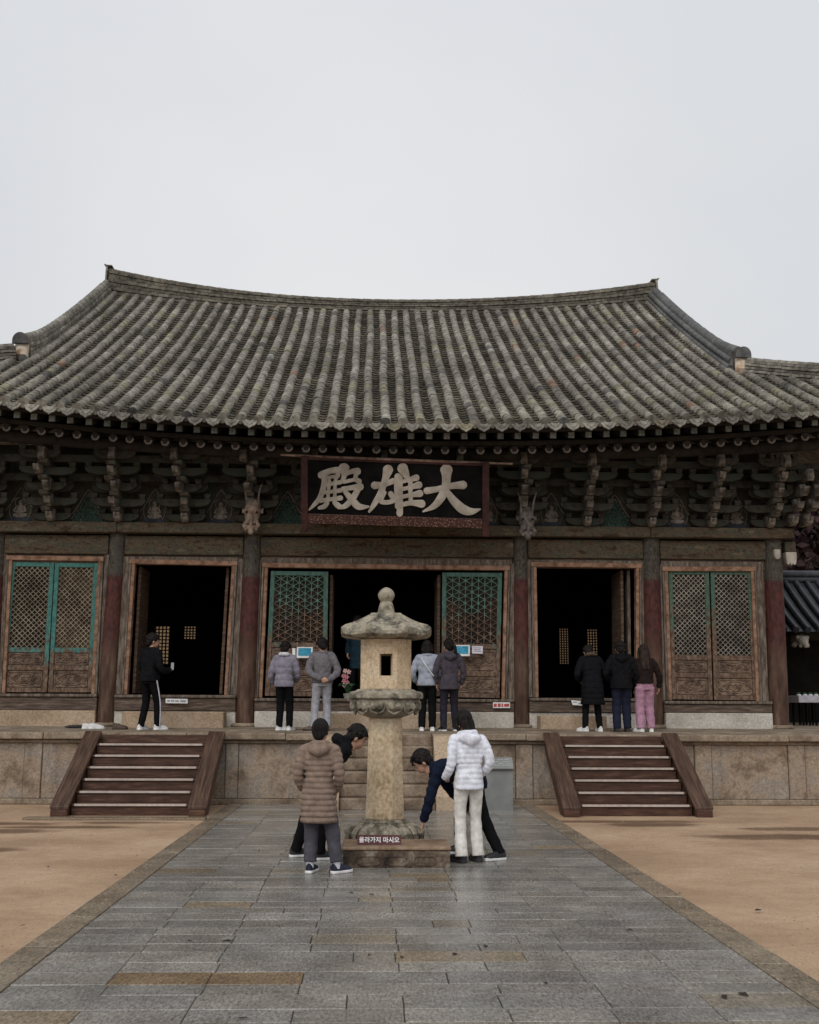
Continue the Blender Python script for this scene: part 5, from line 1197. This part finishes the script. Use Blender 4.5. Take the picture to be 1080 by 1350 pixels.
def person(label, loc, rz, h, coat, pants, shoes, hair='short', lean=0., nod=0., turn=0., tilt=0., hip=(0, 0), arms=None, feet=None, footrot=(0, 0), hem=.80, flare=0., puff=0., period=.085,
           bulk=1., hood=None, legw=1., soles='sole_white', hairm='hair', stripe=None, voxel=.010, trim=None, sock=None, strap=None, mask=None, vis='back', crouch=0., flaredleg=0., cuff=-.02):
    s = h / 1.65; P = empty('person', loc, label, 'person', None, rz)
    hz = .90 - crouch
    # spine table with progressive lean
    tab = []; y, z = hip[1], hz - .14; q = hip[0]
    zz = .76; N = 100
    for i in range(N + 1):
        zp = .76 + i * (1.60 - .76) / N; a = lean * sstep((zp - .80) / .30); tab.append((y, z, a)); y += math.sin(a) * .84 / N; z += math.cos(a) * .84 / N
    def U(x, yy, zp):
        if zp <= .76: return V((q + x, hip[1] + yy, zp - (.90 - hz))) * s
        f = clamp((zp - .76) / .84 * N, 0, N); i = min(int(f), N - 1); t = f - i; a = tab[i][2]; by = lerp(tab[i][0], tab[i + 1][0], t); bz = lerp(tab[i][1], tab[i + 1][1], t)
        if zp > 1.6: by += math.sin(a) * (zp - 1.6); bz += math.cos(a) * (zp - 1.6)
        return V((q + x, by + yy * math.cos(a), bz - yy * math.sin(a))) * s
    neck = U(0, .0, 1.40); A = lean
    # head frame: nod forward, turn, tilt
    Rm = Matrix.Rotation(turn, 3, 'Z') @ Matrix.Rotation(-(A + nod), 3, 'X') @ Matrix.Rotation(tilt, 3, 'Y')
    hb = U(0, .005, 1.43)
    def Hd(x, y_, z_): return hb + Rm @ (V((x, y_, z_)) * s * 1.10)
    sh = {'L': U(-.158, -.005, 1.345), 'R': U(.158, -.005, 1.345)}
    arms = arms or {}
    feet = feet or {}
    fx = {'L': feet.get('L', (-.10, 0)), 'R': feet.get('R', (.10, 0))}
    J = {}
    for k_, sg in (('L', -1), ('R', 1)):
        if k_ in arms: el, wr = [V(a) * s for a in arms[k_][:2]]
        else: el, wr = U(sg * .215, -.03, 1.07), U(sg * .185, .10, .90)
        J['el' + k_], J['wr' + k_] = el, wr
        an = V((fx[k_][0], fx[k_][1], .085)) * s; hp = V((q + sg * .085, hip[1], hz - .04)) * s
        mid_ = (an + hp) / 2; L0 = .40 * s; dd = (hp - an).length / 2; bend = math.sqrt(max(L0 * L0 - dd * dd, 0.0004)) * .9
        J['an' + k_], J['hp' + k_], J['kn' + k_] = an, hp, mid_ + V((0, bend * .55 + .01, 0))
    # ---- body: one skin surface
    b = MB()
    b.tube([U(0, 0, .86), U(0, 0, 1.0), U(0, 0, 1.2), U(0, 0, 1.34), U(0, 0, 1.39), U(0, .0, 1.44)], [(.13 * s, .09 * s), (.12 * s, .085 * s), (.14 * s, .09 * s), (.11 * s, .075 * s), (.055 * s, .055 * s), (.052 * s, .055 * s)], 16, side=(1, 0, 0))
    b.tube([hb - V((0, 0, .03 * s)), Hd(0, .01, .05)], [.052 * s, .05 * s], 12)
    b.ball(Hd(0, .005, .135), (.080 * s, .100 * s, .11 * s), 18, 12, Rm)
    b.ball(Hd(0, .045, .075), (.061 * s, .060 * s, .075 * s), 16, 10, Rm)
    b.tube([Hd(0, .088, .125), Hd(0, .108, .09), Hd(0, .098, .08)], [.008 * s, .014 * s, .011 * s], 8, round_end=True)
    b.tube([Hd(-.022, .090, .048), Hd(0, .100, .048), Hd(.022, .090, .048)], [.007 * s, .011 * s, .007 * s], 8, round_end=True)
    for sg in (-1, 1): b.ball(Hd(sg * .077, .0, .095), (.012 * s, .02 * s, .032 * s), 10, 8, Rm)
    for k_, sg in (('L', -1), ('R', 1)):
        b.tube([U(sg * .10, 0, 1.32), sh[k_], J['el' + k_], J['wr' + k_]], [.045 * s, .045 * s, .036 * s, .026 * s], 12)
        b.tube([J['hp' + k_], J['kn' + k_], J['an' + k_]], [.07 * s, .048 * s, .036 * s], 12)
        a = arms.get(k_); dr = (V(a[2]) if a and len(a) > 2 else (J['wr' + k_] - J['el' + k_])); pal = V(a[3]) if a and len(a) > 3 else V((-sg, 0, .2)); cu = a[4] if a and len(a) > 4 else .4
        hand(b, J['wr' + k_], dr, pal, s, cu)
    bo = blob(b, 'body', M['skin'], P, min(voxel, .008), 2)
    if vis != 'back':
        for sg in (-1, 1):
            e = MB(); e.ball(Hd(sg * .03, .089, .118), (.012 * s, .007 * s, .0055 * s), 10, 6, Rm); e.build('eye', M['eyewhite'], P, smooth=True)
            e = MB(); e.ball(Hd(sg * .03, .0945, .118), (.0075 * s, .005 * s, .006 * s), 8, 6, Rm); e.build('pupil', M['black'], P, smooth=True)
            e = MB(); e.tube([Hd(sg * .012, .093, .138), Hd(sg * .032, .094, .143), Hd(sg * .052, .082, .138)], .0045 * s, 6); e.build('eyebrow', M['hair'], P)
    # ---- hair
    r = random.Random(int(h * 1000) + len(label)); g = MB()
    g.ball(Hd(0, -.015, .15), (.097 * s, .112 * s, .110 * s), 18, 12, Rm)
    g.ball(Hd(0, -.05, .10), (.082 * s, .062 * s, .095 * s), 14, 10, Rm)
    for sg in (-1, 1): g.ball(Hd(sg * .062, -.02, .13), (.03 * s, .06 * s, .066 * s), 10, 8, Rm)
    if hair in ('short', 'fringe'):
        for j in range(110):
            a_ = r.uniform(0, 2 * PI); e_ = r.uniform(-.1, 1.4); c0 = V((.085 * math.cos(a_) * math.cos(e_), -.018 + .098 * math.sin(a_) * math.cos(e_), .150 + .098 * math.sin(e_)))
            if c0.y > .03 and c0.z < .17: continue
            dr = V((c0.x, c0.y - .02, (c0.z - .14) * .3 - .03)).normalized(); c1 = c0 + dr * .028 + V((0, .014, -.022))
            g.tube([Hd(*(c0 * .96)), Hd(*c1)], [.015 * s, .003 * s], 5)
        if hair == 'fringe':
            for j in range(9):
                x = -.06 + .015 * j; g.tube([Hd(x, .05, .225), Hd(x * 1.05, .088, .195), Hd(x * 1.08, .098, .15 + r.uniform(-.012, .01))], [.016 * s, .014 * s, .004 * s], 6)
    elif hair == 'bob':
        g.tube([Hd(0, -.03, .17), Hd(0, -.055, .08), Hd(0, -.055, -.005)], [(.085 * s, .07 * s), (.088 * s, .06 * s), (.075 * s, .04 * s)], 14, side=Rm @ V((1, 0, 0)))
        for sg in (-1, 1): g.tube([Hd(sg * .07, .02, .18), Hd(sg * .085, .02, .09), Hd(sg * .078, .02, .0)], [.03 * s, .032 * s, .012 * s], 8)
    elif hair == 'long':
        g.tube([Hd(0, -.03, .18), Hd(0, -.065, .07), Hd(0, -.085, -.08), U(0, -.13, 1.20)], [(.085 * s, .07 * s), (.088 * s, .06 * s), (.095 * s, .045 * s), (.07 * s, .02 * s)], 14, side=(1, 0, 0))
        for sg in (-1, 1): g.tube([Hd(sg * .07, .02, .18), Hd(sg * .088, .01, .08), Hd(sg * .10, -.03, -.04)], [.03 * s, .034 * s, .02 * s], 8)
    elif hair == 'tail':
        g.tube([Hd(0, -.10, .12), Hd(.03, -.15, .08), Hd(.05, -.14, -.06), Hd(.04, -.12, -.14)], [.03 * s, .034 * s, .026 * s, .006 * s], 10)
        g.ball(Hd(-.02, -.085, .17), (.055 * s, .04 * s, .05 * s), 10, 8, Rm)
    elif hair == 'beanie':
        g.lathe([(.086 * s, .085 * s), (.094 * s, .10 * s), (.094 * s, .135 * s), (.09 * s, .17 * s), (.075 * s, .215 * s), (.045 * s, .248 * s), (.012 * s, .258 * s)], hb + V((0, -.008 * s, 0)), 18)
    blob(g, 'hair' if hair != 'beanie' else 'knit_cap', M[hairm], P, .0065, 0)
    # ---- trousers
    t = MB(); pw = .135 * legw
    if pants is not None:
        t.tube([V((q, hip[1], hz + .10)) * s, V((q, hip[1], hz)) * s, V((q, hip[1] - .0, hz - .10)) * s], [(.155 * s, .11 * s), (.17 * s, .125 * s), (.165 * s, .115 * s)], 18, side=(1, 0, 0))
        for k_ in 'LR':
            a, kn, an = J['hp' + k_], J['kn' + k_], J['an' + k_]; pts = catmull([a, kn, an + V((0, 0, cuff * s))], 8); rr = rs([.092 * s * (.5 + .5 * legw), .070 * s * legw, .060 * s * legw + flaredleg], 8)
            rr = [x * (1 + .035 * math.sin(i * 2.1 + (0 if k_ == 'L' else 1)) * (1 if i > 3 else .3)) for i, x in enumerate(rr)]
            t.tube(pts, rr, 16, side=(1, 0, 0))
        to = blob(t, 'trousers', CL[pants], P, voxel, 2); folds(to, .011)
        if stripe:
            for k_, sg in (('L', -1), ('R', 1)):
                e = MB(); c = catmull([J['hp' + k_], J['kn' + k_], J['an' + k_] + V((0, 0, -.02 * s))], 8); rr = rs([.092 * s * (.5 + .5 * legw), .072 * s * legw, .062 * s * legw], 8)
                e.tube([p + V((sg * (x + .0015), 0, 0)) for p, x in zip(c, rr)], [(.005, .014)] * len(c), 6, side=(1, 0, 0)); e.build('side_stripe', M['lilacwhite'], to)
    # ---- shoes
    for k_, sg, fr in (('L', -1, footrot[0]), ('R', 1, footrot[1])):
        u, so = shoe_mesh(.265 * s, .045 * s, .085 * s); e = empty('shoe'); e.parent = P; an = J['an' + k_]; e.location = (an.x, an.y, 0); e.rotation_euler = (0, 0, fr)
        u.build('upper', SH_.get(shoes) or M[shoes], e, smooth=60); so.build('sole', SH_[soles], e, bevel=.006)
        if sock:
            k2 = MB(); k2.tube([an + V((0, 0, -.03 * s)), an + V((0, 0, .06 * s))], .043 * s, 12); k2.build('sock', CL[sock], P, smooth=True)
    # ---- coat with sleeves
    if coat:
        c = MB(); zs = []; z = hem
        while z < 1.415: zs.append(z); z += .0125
        def prof_(z):
            st = [(hem, .172 + flare, .142 + flare * .8), (.80, .172 + flare * .6, .142 + flare * .5), (.90, .168 + flare * .3, .138 + flare * .3), (1.04, .150, .125), (1.18, .168, .132), (1.30, .170, .124), (1.36, .130, .102), (1.40, .088, .085), (1.43, .08, .08)]
            st = sorted(st); st = [a for a in st if a[0] >= hem]
            for a, b2 in zip(st, st[1:]):
                if a[0] <= z <= b2[0]: t_ = (z - a[0]) / (b2[0] - a[0] + 1e-9); return lerp(a[1], b2[1], t_) * bulk, lerp(a[2], b2[2], t_) * bulk
            return st[-1][1] * bulk, st[-1][2] * bulk
        rings = []; n = 40
        for z in zs:
            rx, ry = prof_(z); g_ = abs(math.sin(PI * (z - hem) / period)) ** .55 if puff else 1; d_ = puff * (g_ - .75) if z < 1.37 else 0
            ring = []
            for k2 in range(n):
                a = 2 * PI * k2 / n; ca, sa = math.cos(a), math.sin(a); e = abs(ca) ** .85 * (1 if ca > 0 else -1), abs(sa) ** .85 * (1 if sa > 0 else -1)
                wr = .006 * mnoise.noise(V((ca * 2.2, sa * 2.2, z * 9 + len(label)))) + .012 * mnoise.noise(V((ca * 1.3, sa * 1.3, z * 3.3 + len(label))))
                ring.append(U(e[0] * (rx + d_ + wr), e[1] * (ry + d_ + wr) + (0 if z > .8 else 0), z))
            rings.append(ring)
        c.loft(rings)
        for k_, sg in (('L', -1), ('R', 1)):
            pts = catmull([U(sg * .09 * bulk, 0, 1.335), sh[k_] + V((sg * .01, 0, -.01)) * s, J['el' + k_], J['wr' + k_]], 14); base = rs([.070 * s * bulk, .070 * s * bulk, .058 * s * bulk, .046 * s * bulk], 14); acc = 0; rr = []
            for i, (p, x) in enumerate(zip(pts, base)):
                if i: acc += (p - pts[i - 1]).length
                rr.append(x + (puff * .8 * (abs(math.sin(PI * acc / period / s)) ** .55 - .75) if puff else .004 * math.sin(acc * 60) * s))
            c.tube(pts, rr, 18)
        if hood:
            c.tube([U(-.105, -.045, 1.375), U(-.07, -.12, 1.36), U(0, -.145, 1.335), U(.07, -.12, 1.36), U(.105, -.045, 1.375)], [.038 * s, .055 * s, .062 * s, .055 * s, .038 * s], 14, round_end=True)
            c.tube([U(-.09, .0, 1.42), U(-.06, -.08, 1.425), U(0, -.105, 1.42), U(.06, -.08, 1.425), U(.09, .0, 1.42)], [.032 * s, .036 * s, .04 * s, .036 * s, .032 * s], 12, round_end=True)
        else:
            c.tube([U(.085 * math.cos(a_), .08 * math.sin(a_), 1.415) for a_ in [2 * PI * j / 16 for j in range(17)]], .026 * s, 10)
        jk = blob(c, 'coat' if hem < .7 else 'jacket', CL[coat], P, voxel, 1 if puff else 2); folds(jk, .013 if puff else .026)
    if trim:
        e = MB(); e.tube([U(-.10, .01, 1.425), U(-.075, -.085, 1.44), U(0, -.125, 1.44), U(.075, -.085, 1.44), U(.10, .01, 1.425)], [.026 * s, .034 * s, .038 * s, .034 * s, .026 * s], 12, round_end=True); blob(e, 'hood', CL[trim], P, .010, 1)
    if strap:
        e = MB(); pts = [U(-.10, -.150, 1.36), U(-.04, -.165, 1.25), U(.05, -.16, 1.12), U(.13, -.14, 1.02)]; e.tube(catmull(pts, 5), [(.009 * s, .004)] * 16, 6, side=(1, 0, 0)); e.build('bag_strap', CL['hood_white'], P)
    if mask:
        e = MB(); e.ball(Hd(0, .07, .065), (.055 * s, .05 * s, .05 * s), 14, 10, Rm); e.build('face_mask', M['white'], P, smooth=True)
    return P, U, Hd, s

WR = bpy.data.textures.new('cloth_folds', 'CLOUDS'); WR.noise_scale = .085; WR.noise_depth = 2
def folds(o, st):
    m = o.modifiers.new('folds', 'DISPLACE'); m.texture = WR; m.strength = st; m.mid_level = .5; m.texture_coords = 'LOCAL'
def gz(x, y): return V((x, y, tz(y)))
# ---- around the lantern
pave = .02
person('person in a long taupe quilted coat and grey sweatpants by the lantern', (-.54, 12.17, pave), R(-4), 1.53, 'taupe_quilt', 'grey_sweat', 'navy_sneaker', 'beanie', hem=.55, flare=.035, puff=.024, period=.062, bulk=1.02, hood=True, legw=1.2,
       arms={'L': ((-.235, -.05, 1.07), (-.19, .13, .90)), 'R': ((.235, -.05, 1.07), (.19, .13, .90))}, feet={'L': (-.09, .02), 'R': (.21, 0)}, footrot=(R(-12), R(-48)), sock='sock', cuff=.035, voxel=.008, nod=.12, turn=R(-12))
person('person bowing sideways in a black jacket, short black hair, behind the taupe coat', (-.72, 13.30, pave), R(-86), 1.72, 'black_jacket', 'black_cloth', 'shoeblack', 'short', lean=R(62), nod=R(-30), turn=0, hip=(0, .03), vis='side',
       arms={'L': ((-.24, .18, .86), (-.13, .06, .68), (.1, .1, -.9), (1, 0, 0)), 'R': ((.24, .18, .86), (.13, .04, .68), (-.1, .1, -.9), (-1, 0, 0))}, feet={'L': (-.13, -.12), 'R': (.13, .14)}, footrot=(R(20), R(10)), legw=1.0, hood=True, voxel=.008)
person('person in a navy jacket bending low, one arm stretched to the lantern foot', (1.27, 13.45, pave), R(88), 1.70, 'navy_jacket', 'black_cloth', 'shoeblack', 'fringe', lean=R(88), nod=R(-46), hip=(0, .06), vis='side', crouch=.05,
       arms={'L': ((-.20, .58, .60), (-.14, .64, .40), (.1, .2, -.9), (0, -.6, -.3), .25), 'R': ((.26, .28, .66), (.22, .08, .56), (0, .2, -.9), (-1, 0, 0))}, feet={'L': (-.26, -.20), 'R': (.24, .22)}, footrot=(R(30), R(-5)), legw=.98, voxel=.008)
person('person in a white quilted jacket and cream trousers, dark hair over a white hood', (1.10, 12.98, pave), R(12), 1.63, 'white_quilt', 'cream_trousers', 'shoeblack', 'bob', hem=.80, flare=.012, puff=.011, period=.055, hood=True, legw=.93, flaredleg=.016, nod=.25, turn=R(14), lean=R(5), tilt=R(-9),
       arms={'L': ((-.215, -.01, 1.07), (-.25, .12, .92), (.3, .8, -.2)), 'R': ((.235, -.05, 1.10), (.165, .10, .95))}, bulk=.93, feet={'L': (-.09, .0), 'R': (.12, .05)}, footrot=(R(25), R(4)), soles='sole_dark', voxel=.008)
# ---- on the terrace, left to right
person('person in black with white-striped trousers, holding up a phone before a doorway', gz(-4.10, 21.25), R(-36), 1.73, 'black_jacket', 'black_cloth', 'shoewhite', 'short', hem=.84, vis='side', nod=.18, turn=R(-32), legw=.98, stripe=True, bulk=1.08,
       arms={'L': ((-.25, .04, 1.08), (-.08, .26, 1.03), (.5, .8, .1), (.2, -.6, .5)), 'R': ((.255, .02, 1.06), (.19, .27, 1.04), (-.2, .9, .1), (-.4, -.3, .6), .7)}, feet={'L': (-.12, -.06), 'R': (.13, .10)}, footrot=(R(12), R(-12)))
person('person in a lavender quilted jacket with a white hood collar and black trousers', gz(-1.62, 21.25), R(-10), 1.60, 'lavender_quilt', 'black_cloth', 'shoewhite', 'short', hem=.82, puff=.014, period=.12, bulk=1.12, trim='hood_white', nod=.2, turn=R(-22), legw=1.05,
       arms={'L': ((-.26, -.02, 1.06), (-.25, .10, .90)), 'R': ((.25, .05, 1.06), (.17, .22, .95))}, footrot=(R(-40), R(-10)), feet={'L': (-.08, -.02), 'R': (.10, .06)})
person('person in a grey jacket and pale jeans with hands clasped behind the back', gz(-.92, 21.2), R(8), 1.67, 'grey_jacket', 'light_jeans', 'tan_shoe', 'short', hem=.86, bulk=1.10, nod=.3, turn=R(15), legw=1.05, soles='sole_dark', trim=None,
       arms={'L': ((-.25, -.10, 1.07), (-.03, -.185, .92), (.9, -.12, -.15), (0, 1, .2), .5), 'R': ((.27, -.10, 1.07), (.09, -.205, .91), (-.9, -.05, -.15), (0, 1, .2), .5)}, feet={'L': (-.14, .02), 'R': (.12, .05)}, footrot=(R(55), R(5)))
person('masked person in a dark teal coat inside the central doorway', (-.30, 23.65, 1.86), R(165), 1.66, 'teal_coat', 'black_cloth', 'shoeblack', 'short', hem=.60, nod=.15, mask=True, vis='front')
person('person in a pale blue quilted jacket with a white bag strap, dark long hair', gz(1.03, 21.25), R(-6), 1.63, 'blue_quilt', 'black_cloth', 'shoewhite', 'bob', hem=.84, puff=.012, period=.12, bulk=1.06, strap=True, nod=.2, legw=1.12, arms={'L': ((-.27, -.03, 1.07), (-.22, .12, .92)), 'R': ((.25, .05, 1.07), (.12, .25, 1.0))})
person('person in a charcoal hooded jacket and dark trousers, right of the pale blue jacket', gz(1.44, 21.2), R(8), 1.66, 'charcoal_jacket', 'dark_trousers', 'shoeblack', 'tail', hem=.76, flare=.012, hood=True, bulk=1.03, nod=.2, turn=R(18), legw=1.02, arms={'L': ((-.27, -.02, 1.07), (-.24, .04, .86)), 'R': ((.26, -.03, 1.07), (.24, .06, .86))}, feet={'L': (-.1, .03), 'R': (.14, .1)}, footrot=(R(14), R(-18)))
person('person in a long black quilted coat with a fur hood, bowing at the right doorway', gz(4.12, 21.25), R(6), 1.63, 'black_jacket', 'black_cloth', 'shoewhite', 'short', hem=.50, flare=.03, puff=.012, period=.10, bulk=1.12, trim='fur_trim', lean=R(16), nod=.55, legw=.95, hip=(0, -.02), arms={'L': ((-.27, .05, 1.06), (-.16, .24, .96)), 'R': ((.27, .05, 1.06), (.16, .24, .96))}, feet={'L': (-.16, -.02), 'R': (.14, .02)}, footrot=(R(30), R(0)))
person('person in a bulky black jacket and navy trousers, middle of the doorway trio', gz(4.66, 21.2), R(-3), 1.64, 'black_jacket', 'navy_trousers', 'shoeblack', 'short', hem=.80, bulk=1.2, hood=True, nod=.25, legw=1.22, soles='sole_dark', arms={'L': ((-.28, .02, 1.07), (-.16, .2, .95)), 'R': ((.29, -.02, 1.05), (.29, .10, .84))}, feet={'L': (-.10, 0), 'R': (.10, .03)})
person('person in a fluffy dark brown jacket and loose pink trousers by the column', gz(5.10, 21.2), R(5), 1.58, 'plush_brown', 'pink_trousers', 'shoewhite', 'long', hem=.93, bulk=1.05, nod=.15, turn=R(-10), legw=1.32, hairm='hairbrown', arms={'L': ((-.25, .04, 1.08), (-.12, .22, 1.0)), 'R': ((.29, -.02, 1.06), (.30, .06, .86))}, feet={'L': (-.11, -.02), 'R': (.11, .02)}, footrot=(R(25), R(-15)))
# phone held by the man in black
p = empty('phone', (-3.72, 21.42, 2.35), 'dark phone with a lit screen held by the person in black', 'phone', None, R(-36))
q = MB(); q.box(-.04, .04, -.005, .005, -.0, .15); q.build('case', M['black'], p, bevel=.004)
sm = bpy.data.materials.new('lit_screen'); sm.use_nodes = True; sb = sm.node_tree.nodes['Principled BSDF']; sb.inputs['Base Color'].default_value = (.1, .1, .1, 1); sb.inputs['Emission Color'].default_value = (.55, .58, .6, 1); sb.inputs['Emission Strength'].default_value = .35
q = MB(); q.box(-.036, .036, -.007, -.0055, .008, .142); q.build('screen', sm, p)
SKYC = (8.15, 8.3, 8.55); EXPO = 0.0
# ================================================================== sky and light
W = bpy.data.worlds.new('World'); S.world = W; W.use_nodes = True; nt = W.node_tree; nt.nodes.clear()
sky = nt.nodes.new('ShaderNodeTexSky'); sky.sky_type = 'NISHITA'; sky.sun_disc = False; sky.sun_elevation = R(42); sky.sun_rotation = R(200); sky.air_density = 1.0; sky.dust_density = 4.0; sky.ozone_density = 1.0
hs = nt.nodes.new('ShaderNodeHueSaturation'); hs.inputs['Saturation'].default_value = .12; nt.links.new(sky.outputs[0], hs.inputs['Color'])
tc = nt.nodes.new('ShaderNodeTexCoord'); sx = nt.nodes.new('ShaderNodeSeparateXYZ'); nt.links.new(tc.outputs['Generated'], sx.inputs[0])
# overcast deck: brighter overhead than near the horizon, with faint soft cloud
el = ramp(nt, [(0., (.88, .88, .88)), (.30, (.9, .9, .9)), (.55, (.95, .95, .95)), (1., (1, 1, 1))]); nt.links.new(sx.outputs[2], el.inputs[0])
mp = nt.nodes.new('ShaderNodeMapping'); mp.inputs['Scale'].default_value = (1.2, 1.2, 2.2); nt.links.new(tc.outputs['Generated'], mp.inputs[0])
ns = nt.nodes.new('ShaderNodeTexNoise'); ns.inputs['Scale'].default_value = 1.15; ns.inputs['Detail'].default_value = 4; nt.links.new(mp.outputs[0], ns.inputs['Vector'])
nr = ramp(nt, [(.32, (.93, .94, .955)), (.68, (1.06, 1.055, 1.045))]); nt.links.new(ns.outputs[0], nr.inputs[0])
c = mixc(nt, el.outputs[0], nr.outputs[0], 1., 'MULTIPLY'); c = mixc(nt, c, SKYC, 1., 'MULTIPLY')
dn = nt.nodes.new('ShaderNodeVectorMath'); dn.operation = 'DOT_PRODUCT'; nt.links.new(tc.outputs['Generated'], dn.inputs[0]); dn.inputs[1].default_value = V((-.04, .90, .43)).normalized()
gl = ramp(nt, [(.86, (.93, .945, .965)), (.95, (.98, .987, 1.0)), (1., (1.09, 1.085, 1.085))]); nt.links.new(dn.outputs['Value'], gl.inputs[0])   # thin patch of brighter cloud
c = mixc(nt, c, gl.outputs[0], 1., 'MULTIPLY'); c = mixc(nt, hs.outputs[0], c, .88)
bg = nt.nodes.new('ShaderNodeBackground'); bg.inputs['Strength'].default_value = .1; nt.links.new(c, bg.inputs['Color'])
wo = nt.nodes.new('ShaderNodeOutputWorld'); nt.links.new(bg.outputs[0], wo.inputs[0])
sl = bpy.data.lights.new('sun', 'SUN'); sl.energy = 1.35; sl.angle = R(45); sl.color = (1, .97, .93); so = bpy.data.objects.new('sun', sl); COL.objects.link(so)
el_, az_ = R(42), R(200)     # high and slightly behind the camera's left shoulder
dirv = V((math.sin(az_) * math.cos(el_), math.cos(az_) * math.cos(el_), math.sin(el_))); so.rotation_euler = dirv.to_track_quat('Z', 'Y').to_euler()
S.view_settings.view_transform = 'Standard'; S.view_settings.look = 'None'; S.view_settings.exposure = EXPO; S.view_settings.gamma = 1
S.render.engine = 'CYCLES'; S.cycles.max_bounces = 6; S.cycles.diffuse_bounces = 4; S.cycles.use_denoising = True
